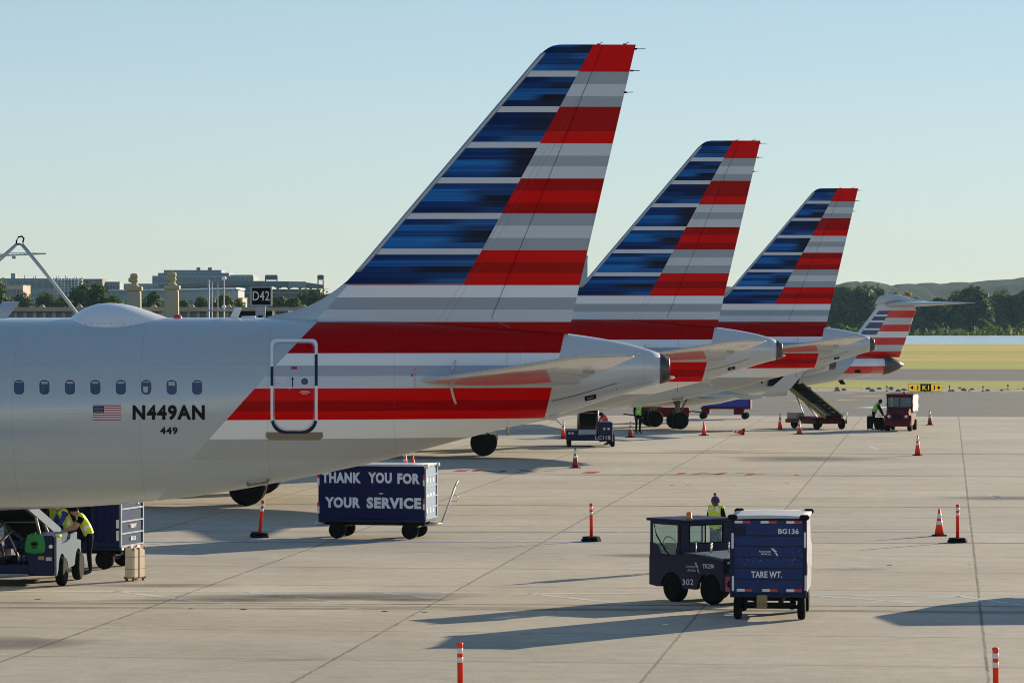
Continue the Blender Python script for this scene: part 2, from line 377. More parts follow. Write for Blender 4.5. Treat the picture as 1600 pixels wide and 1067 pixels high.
# hills across the river
def hills(name, d, x0, x1, prof, depth, m):
    mb = MB(); rows = []
    rng2 = random.Random(int(d)); n = 900
    bump = [0] * (n + 1)
    for q in range(420):                     # rounded tree crowns along the ridge
        c, r, hh = rng2.uniform(0, n), rng2.uniform(2, 7), rng2.uniform(.5, 1.6)
        for i in range(max(0, int(c - r)), min(n, int(c + r)) + 1): bump[i] = max(bump[i], hh * math.sqrt(max(0, 1 - ((i - c) / r) ** 2)))
    for j in range(7):
        row = []
        for i in range(n + 1):
            X = x0 + (x1 - x0) * i / n; px = 800 + X / d * F
            k = 0
            while k < len(prof) - 2 and px > prof[k + 1][0]: k += 1
            t = min(max((px - prof[k][0]) / (prof[k + 1][0] - prof[k][0]), 0), 1); t = t * t * (3 - 2 * t)
            y = prof[k][1] * (1 - t) + prof[k + 1][1] * t
            h = CAMZ + (HZ - y) / F * d; e = math.sin(min(j / 3, 1) * math.pi / 2) if j <= 3 else math.cos((j - 3) / 3 * math.pi / 2)
            row.append(Vector((X, d + (j - 3) * depth / 6, max(-5, h * e + (bump[(i + j * 137) % n] * (1.8 if j == 3 else .8) - 2.2) * e) if j not in (0, 6) else -5)))
        rows.append(row)
    mb.loft(rows, smooth=False, cap=False, closed=False)
    return tag(mb.build(name, m), kind='structure')
b = NB('wooded_hill'); f = b.noise(.02, 8, .75, sc=(1, .4, 1.4)); col = b.ramp(f, [(.32, (.012, .024, .012)), (.5, (.025, .042, .018)), (.68, (.05, .065, .03))]); b.out(col, 1, spec=.1); b.bump(f, 1, 6)
m_hill = b.m
hills('hills', 3600, -900, 1400, [(-700, 470), (480, 462), (640, 458), (1290, 446), (1330, 441), (1350, 439), (1385, 443), (1440, 443), (1490, 441), (1530, 440), (1560, 437), (1600, 434), (1700, 430), (2600, 440)], 500, m_hill)
# ------------------------------------------------------------------ trees
def leaf_mat(name, c0, c1, c2):
    b = NB(name); g = b.node('ShaderNodeNewGeometry')
    col = b.ramp(g.outputs['Random Per Island'], [(0, c0), (.6, c1), (1, c2)]); b.out(col, .7, spec=.2)
    tl = b.node('ShaderNodeBsdfTranslucent'); b.set(tl.inputs[0], b.mix(1.0, col, (1.5, 1.7, .7), 'MULTIPLY')); mx = b.node('ShaderNodeMixShader'); mx.inputs[0].default_value = .4
    b.t.links.new(b.b.outputs[0], mx.inputs[1]); b.t.links.new(tl.outputs[0], mx.inputs[2]); b.t.links.new(mx.outputs[0], b.n['Material Output'].inputs[0])
    b.b.inputs['Subsurface Weight'].default_value = 0
    return b.m
m_leafdk = leaf_mat('dark_foliage', (.026, .05, .022), (.048, .082, .032), (.085, .12, .045))
m_leafmd = leaf_mat('mid_foliage', (.04, .065, .016), (.07, .105, .028), (.11, .14, .04))
m_leafyl = leaf_mat('autumn_foliage', (.16, .12, .02), (.3, .2, .03), (.4, .3, .05))
m_leafsp = leaf_mat('sparse_foliage', (.08, .075, .03), (.12, .11, .04), (.16, .14, .05))
m_bark = mat('bark', (.06, .048, .038), .9)
def tree_meshes(seed, H, Wd, m_leaf, leaf, n, base=.18, open_=0.0, kind='tree'):
    rg = random.Random(seed); tk = MB(); cr = MB()
    top = Vector((rg.uniform(-.04, .04) * H, rg.uniform(-.04, .04) * H, H * .85))
    tk.tube([(0, 0, -.3), (0, 0, H * .25), top * .6 + Vector((0, 0, H * .05)), top], [H * .022, H * .017, H * .01, H * .003], seg=7)
    clumps = []
    nb = rg.randint(16, 22)
    for i in range(nb):
        z = base + (1 - base) * (i + rg.random()) / nb; ang = i * 2.4 + rg.random()
        prof = math.sin(min(1, (z - base) / (1 - base) * 1.02 + .1) ** .8 * math.pi) ** .6
        rad = Wd * .5 * prof * rg.uniform(.35, .85)
        c = Vector((math.cos(ang) * rad, math.sin(ang) * rad, z * H * .93)); r = Wd * rg.uniform(.13, .24) * (1 - open_ * .4)
        clumps.append((c, r)); st = Vector((0, 0, max(H * .12, c.z - rad * .7)))
        tk.tube([st, st.lerp(c, .55) + Vector((0, 0, .03 * H)), c], [H * .008, H * .005, H * .002], seg=5)
    for i in range(n):
        c, r = clumps[rg.randrange(nb)]
        d = Vector((rg.gauss(0, 1), rg.gauss(0, 1), rg.gauss(0, 1))).normalized() * r * (rg.random() ** .45) * rg.choice((1, 1, 1, 1.2)); d.z *= .8
        p = c + d; s = leaf * rg.uniform(.6, 1.3)
        a = (d.normalized() + Vector((rg.uniform(-.8, .8), rg.uniform(-.8, .8), rg.uniform(-.3, .9)))).normalized()
        u = a.orthogonal().normalized(); u = Matrix.Rotation(rg.random() * 6.28, 3, a) @ u; v = a.cross(u)
        cr.add([p - u * s, p - v * s * .55, p + u * s, p + v * s * .6], [(0, 1, 2, 3)])
    return tk, cr
def proto_tree(name, seed, H, Wd, m_leaf, leaf, n, **kw):
    tk, cr = tree_meshes(seed, H, Wd, m_leaf, leaf, n, **kw)
    r = thing(name, '', 'tree'); tk.build('trunk', m_bark, r); cr.build('crown', m_leaf, r); return r
def place(proto, used, label, loc, sc, rz, group, name=None):
    o = proto if proto.name not in used else copy_tree(proto)
    used.add(proto.name); o.location = loc; o.rotation_euler.z = rz; o.scale = (sc[0], sc[0], sc[1]); o['label'] = label; o['group'] = group; return o
rng = random.Random(11); used = set()
D = 1185
big = [proto_tree('riverbank_tree', 20 + i, 16, 15, [m_leafdk, m_leafdk, m_leafmd][i], .85, 4200, base=.03) for i in range(3)]
shr = [proto_tree('riverbank_bush', 40 + i, 6, 8, m_leafmd, .5, 900, base=.03) for i in range(2)]
spr = proto_tree('riverbank_bare_tree', 51, 17, 11, m_leafsp, .35, 650, open_=.7)
ylw = proto_tree('riverbank_autumn_tree', 53, 13, 8, m_leafyl, .6, 1200)
# (px, top y, width px)
far = [(1110, 452, 60), (1152, 452, 62), (1195, 455, 66), (1240, 456, 64), (1285, 452, 66), (1316, 445, 62), (1348, 450, 64), (1372, 452, 50), (1398, 456, 60), (1428, 468, 60), (1452, 472, 46),
       (1470, 463, 56), (1500, 458, 58), (1520, 449, 70), (1552, 470, 40), (1566, 457, 66), (1592, 460, 52), (1612, 446, 62), (1660, 448, 70), (1060, 456, 60), (1010, 458, 66)]
WH = ['behind the striped tails', 'beyond the river right of the third tail', 'beyond the river']
for i, (px, y, wd) in enumerate(far):
    d = D + rng.uniform(-40, 110); h = CAMZ + (HZ - y) / F * d; p = P(px, HZ, d); p.z = -.3
    lab = {1316: 'tall dark tree just right of the third striped tail tip', 1520: 'tallest domed dark tree above the horizontal tailplane tip across the river', 1566: 'broad dark tree near right edge across the river', 1612: 'dark tree cut by the right picture edge across the river',
           1348: 'dense dark tree below the sparse bare crown beyond the river', 1372: 'dark tree directly behind the small jet\'s fin', 1398: 'dark tree behind the small jet\'s high tailplane', 1428: 'low dark tree behind the tailplane\'s trailing edge across river', 1452: 'small dark tree under the tailplane tip across the river',
           1470: 'dark tree left of the tallest domed tree across river', 1500: 'dark tree touching left side of tallest domed tree', 1552: 'low dark tree in the dip right of the tallest domed tree', 1592: 'dark tree between the broad tree and the right edge',
           1152: 'dark tree seen between second and third striped tails'}.get(px, 'dark riverbank tree hidden mostly behind the striped airliner tails')
    place(big[i % 3], used, lab, p, (1.3 * wd / F * d / 15, h / 16), rng.random() * 6, 'trees along the far riverbank')
place(spr, used, 'sparse thin-leaved tree sticking up above the forest behind the small jet\'s tail', P(1372, HZ, 1290) * Vector((1, 1, 0)) if 0 else Vector((P(1372, HZ, 1290).x, 1290, 0)), (1.1, 1.08), 1, 'trees along the far riverbank')
place(ylw, used, 'yellow-leaved tree peeping above the small jet\'s tailplane', Vector((P(1418, HZ, 1300).x, 1300, 0)), (1.0, 1.16), 2, 'trees along the far riverbank')
bush = [(1436, 497, 40), (1498, 491, 34), (1535, 499, 44), (1570, 505, 40), (1458, 506, 36), (1600, 503, 40), (1400, 506, 40), (1350, 504, 44), (1310, 506, 40)]
for i, (px, y, wd) in enumerate(bush):
    d = 1132 + rng.uniform(-8, 8); h = max(2.5, CAMZ + (HZ - y) / F * d)
    lab = {1498: 'round pale green bush standing out before the dark riverbank trees', 1436: 'pale bush beside the small jet\'s fin at the water', 1535: 'low wide bush right of the round pale bush', 1570: 'low bush at the waterside under the broad dark tree', 1600: 'low waterside bush at the right picture edge', 1458: 'small waterside bush left of the round pale bush'}.get(px, 'waterside bush hidden mostly behind the striped jets')
    place(shr[i % 2], used, lab, Vector((P(px, HZ, d).x, d, -.1)), (wd / F * d / 8, h / 6), rng.random() * 6, 'bushes at the far waterside')
mb = MB()
for i in range(5200):                        # reeds and undergrowth along the far bank: uncountable
    x = rng.uniform(20, 230); d = rng.uniform(1106, 1150); p = Vector((x, d, 0)); s = rng.uniform(.4, 1.1)
    a = Vector((rng.uniform(-1, 1), rng.uniform(-1, .2), rng.uniform(.1, 1))).normalized(); u = a.orthogonal().normalized(); v = a.cross(u)
    p.z = rng.uniform(.1, 2.0) * rng.random() * 1.4
    mb.add([p - u * s, p - v * s * .6, p + u * s, p + v * s * .6], [(0, 1, 2, 3)])
tag(mb.build('bank_undergrowth', m_leafmd), kind='stuff')

# trees behind the airport on the left
D = 620
lft = [proto_tree('park_tree', 70 + i, 11, 11, [m_leafdk, m_leafmd, m_leafdk][i], .5, 4200, base=.03) for i in range(3)]
lt = [(-10, 438, 60, 0), (35, 462, 52, 0), (72, 460, 50, 0), (98, 466, 44, 0), (130, 448, 66, 0), (152, 446, 62, 2), (178, 462, 50, 1), (240, 459, 52, 2), (226, 470, 40, 0), (286, 470, 44, 1), (314, 466, 46, 2), (350, 462, 62, 1), (372, 468, 40, 1),
      (436, 464, 66, 1), (458, 466, 56, 1), (476, 458, 54, 0), (494, 456, 50, 0), (512, 462, 40, 0), (536, 466, 56, 2), (200, 474, 40, 1)]
LL = ['large dark tree cut by the left picture edge', 'low dark tree right of the left-edge tree', 'low dark tree left of the slanted hoist rod', 'low dark tree where the hoist rod crosses it', 'big dark round tree above the white dome, left half', 'big dark round tree above the white dome, right half',
      'lower tree touching the left yellow pylon', 'dark tree between the two yellow pylons', 'small dark tree right beside the left yellow pylon', 'low light green tree right of the right yellow pylon', 'dark round tree before the long white roof', 'wide light green tree behind the slim white poles', 'small light tree left of the black gate sign',
      'light green tree just right of the black gate sign', 'light green round tree left of the dorsal fin', 'dark tree under the stadium\'s right part', 'dark tree under the right floodlight tower', 'dark tree partly behind the dorsal fin', 'tree hidden behind the largest fin\'s base', 'small tree behind the left yellow pylon\'s foot']
for i, (px, y, wd, k) in enumerate(lt):
    d = D + rng.uniform(-30, 60) + (80 if k == 0 else 0); h = CAMZ + (HZ - y) / F * d
    place(lft[k], used, LL[i], Vector((P(px, HZ, d).x, d, -.2)), (1.4 * wd / F * d / 11, h / 11), rng.random() * 6, 'trees behind the airport wall')

# ------------------------------------------------------------------ buildings behind the airport on the left
m_bgrey = mat('grey_facade', (.22, .27, .3), .7, wear=.2, scale=.2); m_bpale = mat('pale_facade', (.27, .31, .33), .7, wear=.15, scale=.2)
m_bwin = mat('facade_glass', (.06, .1, .12), .2, wear=.3, scale=.15); m_bbeige = mat('beige_facade', (.22, .21, .19), .8, wear=.15, scale=.2)
m_bwhite = mat('white_roofing', (.55, .57, .59), .5, wear=.1, scale=.2); m_bsteel = mat('dark_steelwork', (.1, .12, .13), .6); m_bpink = mat('pink_brick', (.4, .27, .23), .8, wear=.2, scale=.3)
def block(root, name, x0, x1, y0, y1, d, dep, m, win=None, rows=3, cols=8, bot=None):
    a = P(x0, y0, d); c = P(x1, y1, d); zb = c.z if bot is None else bot
    o = MB().box(a.x, c.x, d, d + dep, zb, a.z, bev=.05).build(name, m, root)
    if win:
        hh = (a.z - zb) / rows; ww = (c.x - a.x) / cols
        for r in range(rows):
            mb = MB()
            for k in range(cols): mb.box(a.x + ww * (k + .14), a.x + ww * (k + .86), d - .15, d + .1, zb + hh * (r + .28), zb + hh * (r + .8), bev=0)
            mb.build('window_row', win, o)
    return o
t = thing('office_building', 'large stepped blue-grey office block rising behind the stadium', 'building')
block(t, 'lower_storeys', 238, 396, 431, 462, 1900, 40, m_bgrey, m_bwin, 6, 40, bot=-1); block(t, 'upper_storeys', 247, 358, 426.5, 431, 1905, 34, m_bgrey, m_bwin, 1, 30); block(t, 'penthouse', 256, 346, 422, 426.5, 1910, 26, m_bgrey, m_bwin, 1, 24)
block(t, 'side_wing', 346, 395, 429.5, 431, 1912, 20, m_bpale)
for x in (310, 328): block(t, 'roof_plant', x - 3, x + 3, 418, 422, 1914, 8, m_bsteel)
t = thing('stadium', 'low stadium with dark raked roof trusses and two floodlight towers', 'stadium')
d = 1500
mb = MB(); a0 = P(260, 440, d)
mb.prism([(P(248, 441, d).x, P(0, 444, d).z), (P(400, 439, d).x, P(0, 439, d).z), (P(470, 440, d).x, P(0, 440, d).z), (P(504, 445, d).x, P(0, 445, d).z), (P(504, 450, d).x, P(0, 450, d).z), (P(400, 445, d).x, P(0, 446, d).z), (P(248, 449, d).x, P(0, 450, d).z)], d, d + 60, 'y'); mb.build('roof', m_bsteel, t)
block(t, 'upper_stand', 255, 500, 452, 458, d + 8, 50, m_bgrey); block(t, 'concourse', 258, 503, 456.5, 459, d + 3, 50, m_bpale); block(t, 'lower_wall', 258, 500, 459, 500, d + 10, 50, m_bgrey, m_bwin, 3, 16, bot=-1)
mb = MB()
for k in range(14):
    x = 262 + k * 17; mb.tube([P(x, 459, d + 4), P(x + 5, 444, d + 4)], .5, seg=6); mb.tube([P(x + 5, 450, d + 4), P(x + 12, 446, d + 4), P(x + 19, 450, d + 4)], .35, seg=5)
mb.build('truss', m_bpale, t); block(t, 'video_screen_back', 451, 478, 440, 449, d - 2, 4, m_bpale, m_bgrey, 2, 6)
for x in (424, 501):
    mb = MB(); wd = 9 if x == 424 else 4
    for q in (-wd, wd): mb.tube([P(x + q, 458, d), P(x + q, 431, d)], .3, seg=6)
    for yy in (431, 433.5, 436): mb.tube([P(x - wd, yy, d), P(x + wd, yy, d)], .45, seg=6)
    for q in range(-2, 3): mb.box(*(lambda c: (c.x - .4, c.x + .4, d - .6, d, c.z - .4, c.z + .5))(P(x + q * wd / 2.2, 432.5, d)), bev=0)
    mb.build('floodlight_tower', m_bsteel, t)
t = thing('market_hall', 'long low hall with a bright white eave across the yellow pylons', 'building'); d = 1050
block(t, 'wall', 170, 372, 454, 495, d, 25, m_bgrey, m_bwin, 1, 9, bot=-1)
mb = MB(); mb.prism([(P(160, 0, d).x, P(0, 453.5, d).z), (P(372, 0, d).x, P(0, 449.5, d).z), (P(372, 0, d).x, P(0, 452.5, d).z), (P(160, 0, d).x, P(0, 454.5, d).z)], d - 6, d + 28, 'y'); mb.build('roof', m_bwhite, t)
t = thing('grey_office', 'wide flat grey building at the far left skyline', 'building'); d = 1700
block(t, 'wall', -60, 130, 436, 470, d, 30, m_bgrey, m_bwin, 4, 18, bot=-1); block(t, 'stair_tower', 17, 24, 427, 436, d + 4, 6, m_bgrey); block(t, 'parapet', -60, 130, 435.2, 436, d - .5, 1, m_bpale)
t = thing('parking_structure', 'white open-framed building right of the hoist rod', 'building'); d = 1400
for y in (437, 441, 445, 449, 453): block(t, 'deck', 84, 128, y, y + 1.4, d, 25, m_bwhite)
block(t, 'core', 100, 120, 438, 495, d + 6, 14, m_bgrey, m_bwin, 4, 5, bot=-1)
mb = MB()
for k in range(9): mb.tube([P(85 + k * 5.3, 470, d), P(85 + k * 5.3, 435 if k % 2 else 433, d)], .22, seg=5)
mb.build('column', m_bwhite, t)
for nm, lab, x0, x1, y0, d, m, ww in (('beige_block', 'plain beige box building beside the big dark round tree', 130, 160, 436.5, 1350, m_bbeige, None), ('grey_annex', 'low grey annex right of the beige box building', 160, 187, 441, 1360, m_bgrey, m_bwin),
        ('brick_house', 'small pink brick house above the left trees', 10, 36, 446, 900, m_bpink, m_bwin), ('brick_house', 'small pink house behind the slim white poles', 328, 336, 467, 800, m_bpink, m_bwin), ('brick_house', 'small pink house left of the black gate sign', 369, 379, 466, 800, m_bpink, m_bwin),
        ('distant_block', 'distant grey block just left of the office building', 187, 238, 444, 2100, m_bgrey, m_bwin)):
    t = thing(nm, lab, 'building'); block(t, 'wall', x0, x1, y0, 480, d, 14, m, ww, 3, 5, bot=-1); block(t, 'roof', x0 - .6, x1 + .6, y0 - .7, y0, d - .4, 15, m_bpale)
t = thing('tower_crane', 'pale tower crane with a long jib on the far left skyline', 'crane'); d = 2300
mb = MB(); mb.tube([P(-60, 402, d), P(72, 396.5, d)], .5, seg=5); mb.tube([P(-60, 400, d), P(25, 395, d), P(72, 396, d)], .2, seg=5)
for k in range(22): mb.tube([P(-60 + k * 6, 401.6 - k * .245, d), P(-57 + k * 6, 399.5 - k * .2, d)], .15, seg=4)
mb.build('jib', m_bpale, t); MB().tube([P(-40, 500, d), P(-40, 390, d)], .8, seg=6).build('mast', m_bpale, t); a = P(22, 401, d); MB().box(a.x - 1.2, a.x + 1.2, d - 1, d + 1, a.z - 1.4, a.z + .3).build('trolley', m_bsteel, t)
t = thing('stone_tower', 'narrow grey tower peeping out behind the largest fin', 'tower'); d = 2600
block(t, 'shaft', 902, 918, 404, 500, d, 8, m_bpale, bot=-1); block(t, 'cap', 901.5, 918.5, 399.5, 404, d - .3, 8.6, m_bgrey)
rm = random.Random(17)
t = thing('rooftop_mast', 'thin mast cluster on the grey building at the far left skyline', 'mast')
mb = MB()
for k in range(9): x = rm.uniform(-20, 125); mb.tube([P(x, 437, 1720), P(x, 433 - rm.uniform(0, 3), 1720)], .18, seg=5)
mb.build('rods', m_bsteel, t)
m_rail = mat('tower_mast', (.3, .3, .3), .6)

# ------------------------------------------------------------------ concourse wall, pylons, poles, gate sign
m_conw = mat('cream_concrete', (.42, .38, .27), .8, wear=.25, scale=1.2); m_pyl = mat('yellow_ochre_stone', (.46, .38, .2), .75, wear=.3, scale=2); m_panel = mat('grey_wall_panel', (.25, .26, .27), .7)
t = thing('concourse', 'low cream concourse roof with ribbed grey wall seen above the nearest fuselage', 'building'); d = 250
a = P(-120, 481, d); c = P(800, 481, d)
MB().box(a.x, c.x, d, d + 16, 0, a.z - .28).build('wall', m_panel, t)
mb = MB().box(a.x - .1, c.x + .1, d - .45, d + 16.2, a.z - .25, a.z + .05)
for k in range(14):
    p = P(-50 + k * 58 + (rng.uniform(-4, 4)), 481, d); mb.prism([(p.x - .22, a.z + .05), (p.x + .22, a.z + .05), (p.x + .08, a.z + .2), (p.x - .08, a.z + .2)], d - .3, d + .2, 'y')
mb.build('parapet', m_conw, t)
mb = MB()
for k in range(60): p = P(-110 + k * 15, 481, d); mb.box(p.x - .12, p.x + .12, d - .2, d + .01, 0, a.z - .29, bev=0)
mb.build('rib', m_conw, t)
def pylon(px, y0, lab, d, w):
    p = P(px, y0, d); k = w / 18
    t = thing('stone_pylon', lab, 'pylon', (p.x, d, 0), group='ochre pylons on the concourse')
    H = p.z; u = F / d
    def z(y): return CAMZ + (HZ - y) / F * d - (CAMZ + (HZ - 427) / F * d - H)
    MB().box(-.42 * k, .36 * k, -.4, .4, 0, z(454), bev=.03).build('shaft', m_conw, t)
    mb = MB(); mb.prism([(-.95 * k, z(498)), (.42 * k, z(498)), (.4 * k, z(456)), (-.42 * k, z(456)), (-.48 * k, z(484)), (-.7 * k, z(493))], -.3, .3, 'y'); mb.build('buttress', m_conw, t)
    MB().box(-.5 * k, .5 * k, -.48, .48, z(454), z(447.5), bev=.05).build('collar', m_pyl, t)
    mb = MB(); mb.lathe([(.34, z(447.5)), (.34, z(446)), (.24, z(444.5)), (.2, z(442)), (.27, z(440)), (.3, z(437.5)), (.22, z(435)), (.29, z(433.5)), (.29, z(428.5)), (.2, z(427.3)), (0.05, z(426.5))], seg=12); mb.lathe([(.05, -.42), (.16, -.38), (.18, -.2), (.1, 0)], (0, 0, z(437)), 'x', seg=10); mb.build('finial', m_pyl, t)
pylon(210, 427.5, 'ochre stone pylon with finial left above the white dome', 248.5, 20); pylon(269, 425.5, 'ochre stone pylon with finial right of the white dome', 240, 19)
m_pole = mat('pale_pole_paint', (.33, .36, .39), .5, wear=.15)
for px, y0, r, lab in ((326, 437, .07, 'thick pale pole, leftmost of the slim poles'), (331.5, 441, .04, 'slim pale pole second from left'), (340, 441, .04, 'slim pale pole third from left'), (350, 438, .06, 'tall pale lamp pole with white globe top')):
    p = P(px, y0, 215); t = thing('light_pole', lab, 'pole', (p.x, 215, 0), group='slim poles beside the gate sign')
    MB().lathe([(r, 0), (r * .8, p.z)], seg=10).build('shaft', m_pole, t)
    if px == 350:
        MB().lathe([(.02, p.z - .02), (.13, p.z + .04), (.15, p.z + .12), (.1, p.z + .22), (.02, p.z + .25)], seg=14).build('lamp_globe', m_white, t)
        q = P(px, 479, 215); MB().lathe([(.02, q.z - .12), (.12, q.z - .05), (.12, q.z + .05), (.02, q.z + .12)], (0, -.14, 0), seg=12).build('lamp_globe', m_white, t)
        MB().tube([(0.02, 0, q.z + .6), (.3, 0, q.z + .75), (.62, 0, P(0, 452, 215).z + .0), (.9, 0, P(0, 452, 215).z)], .025, seg=6).build('arm', m_pole, t)
    elif px == 326:
        q = P(px, 486, 215); MB().box(-.3, 1.6, -.04, .04, q.z, q.z + .09, bev=0).build('rail', m_pole, t)
d = 150; p = P(408, 462.5, d); k = d / F
t = thing('gate_sign', 'square black gate sign reading D42 on a pale post', 'sign', (p.x, d, 0))
MB().box(-16.8 * k, 16.8 * k, 0, .22, p.z - 16 * k, p.z + 15 * k, bev=.02).build('sign_case', m_pole, t)
fc = MB().box(-14.2 * k, 14.6 * k, -.012, .02, p.z - 13.6 * k, p.z + 12.8 * k, bev=0).build('sign_face', m_black, t)
mb = MB(); text(mb, 'D42', lambda a, b: Vector((-13 * k + a * 26 * k, -.017, p.z - 7 * k + b * 14.6 * k)), .005); mb.build('lettering', m_letter, fc)
MB().box(-9 * k, 6.5 * k, .04, .2, p.z - 30 * k, p.z - 16 * k, bev=.02).build('neck', m_pole, t); MB().box(2.4 * k, 6 * k, .02, .18, 0, p.z - 29 * k).build('post', m_pole, t); MB().box(-8 * k, -5 * k, .05, .15, 0, p.z - 29 * k).build('post', m_pole, t)
mb = MB(); q = P(385, 488, 150); mb.box(q.x - .5, q.x + 1.05, 150.5, 152, q.z - .15, q.z + .06); mb.box(q.x - .5, q.x + .9, 150.6, 151.9, 0, q.z - .16)
o = tag(mb.build('equipment_box', m_dark), 'dark equipment cabinet top left of the gate sign post', 'cabinet')
t = thing('hoist_frame', 'A-shaped frame of two pale rods tied by a black loop at far left', 'hoist'); d = 100
ap = P(31, 382, d)
MB().tube([P(-70, 458, d), P(-2, 407, d), ap + Vector((-.08, 0, 0))], .05, seg=8).build('rod', m_steel, t); MB().tube([ap + Vector((.06, 0, 0)), P(74, 430, d), P(114, 482, d), P(160, 545, d)], .05, seg=8).build('rod', m_steel, t)
MB().tube([P(26, 382, d), P(26, 376, d), P(29, 370.5, d), P(34, 369.5, d), P(37.5, 372.5, d), P(36, 378, d), P(36.5, 383, d), P(31, 381.5, d), P(26, 382.5, d)], .025, seg=8).build('loop', m_black, t)
for x in (-70, 160):
    q = P(x, 458 if x < 0 else 545, d); MB().tube([q + Vector((0, 0, .1)), (q.x, q.y, 0)], .08, seg=8).build('leg', m_steel, t)
# ------------------------------------------------------------------ the terminal behind the viewer, whose sunlit wall lights the shaded flanks
t = thing('terminal_building', 'long pale terminal wall behind the viewpoint, outside the picture', 'building')
MB().box(-140, 140, -30, -9, 0, 15).build('wall', mat('terminal_cladding', (.62, .6, .56), .6, wear=.15, scale=.3), t)
for k in range(2):
    mb = MB()
    for j in range(28): mb.box(-138 + j * 10, -130.5 + j * 10, -9.15, -8.98, 1.2 + k * 6.6, 5.6 + k * 6.6, bev=0)
    mb.build('window_row', mat('terminal_glass', (.05, .08, .09), .1), t)
# ------------------------------------------------------------------ airliners (local frame: tail end at x = 0, nose towards -x, near side -y)
import numpy as np
XT, DT = 3.384, 77.03                        # where the nearest tail end stands; its photo measurements are turned into metres with it
S0 = F / DT
_px = [-120, 0, 100, 200, 300, 350, 385, 500, 600, 661.5, 734, 792, 842, 881, 902, 930, 965, 1000, 1030, 1046]
_tp = [498.5, 498, 497.5, 497, 496.5, 496.5, 496.5, 498.5, 501, 503.5, 508, 512, 516.5, 520, 523, 527, 533, 541, 550, 558]
_bt = [799, 797, 793.5, 787, 776, 768.5, 763, 741, 719, 702.5, 683, 668, 656, 646, 639, 629.5, 618.5, 608, 599.5, 596.5]
_xs = [(p - 1046) / S0 for p in _px]; _zt = [CAMZ + (HZ - v) / S0 for v in _tp]; _zb = [CAMZ + (HZ - v) / S0 for v in _bt]
_hx = [-60, -15, -12.5, -10, -7, -4.5, -2.2, 0]; _hw = [1.975, 1.975, 1.93, 1.78, 1.42, 1.02, .64, .29]
_g = np.arange(-16.2, .001, .05)
def _smooth(xs, ys, k=15):
    y = np.interp(_g, xs, ys); yp = np.concatenate([2 * y[0] - y[k:0:-1], y, 2 * y[-1] - y[-2:-k - 2:-1]])
    ker = np.hanning(2 * k + 1); ker /= ker.sum(); return np.convolve(yp, ker, 'valid')
_ZT, _ZB, _HW = _smooth(_xs, _zt), _smooth(_xs, _zb), _smooth(_hx, _hw)
def sect(x, L=44.5):                         # top, bottom, half width of the fuselage
    if x > -16.2: zt, zb, hw = float(np.interp(x, _g, _ZT)), float(np.interp(x, _g, _ZB)), float(np.interp(x, _g, _HW))
    else: zt, zb, hw = float(_ZT[0]), float(_ZB[0]), 1.975
    k = (x + L) / 6.5
    if k < 1:
        k = max(k, 0); e = math.sqrt(1 - (1 - k) ** 2) ** 1.15; zn = 3.3; zt, zb, hw = zn + (zt - zn) * e, zn + (zb - zn) * e, hw * e
    return zt, zb, hw
def surf(x, z):
    zt, zb, hw = sect(x); c, h = (zt + zb) / 2, (zt - zb) / 2
    return -hw * math.sqrt(max(0, 1 - ((z - c) / h) ** 2))
def onskin(u, v, off=.004):                  # measured position on the near flank -> local point on the skin
    y = -1.8
    for _ in range(6):
        s = F / (DT + y); x = (u - 800) / s - XT; z = CAMZ + (HZ - v) / s; y = surf(x, z)
    zt, zb, hw = sect(x); c, h = (zt + zb) / 2, (zt - zb) / 2
    n = Vector((0, y / hw ** 2, (z - c) / h ** 2)).normalized()
    return Vector((x, y, z)) + n * off
def onfin(u, v, y=0, s=72.9): return Vector(((u - 800) / s - XT, y, CAMZ + (HZ - v) / s))
W8, G5, L7 = (.8, .82, .83), (.35, .385, .425), (.57, .61, .64)
RD, RB = (.38, .0, .001), (.68, .0, .001)
SILVER = (.44, .5, .525)
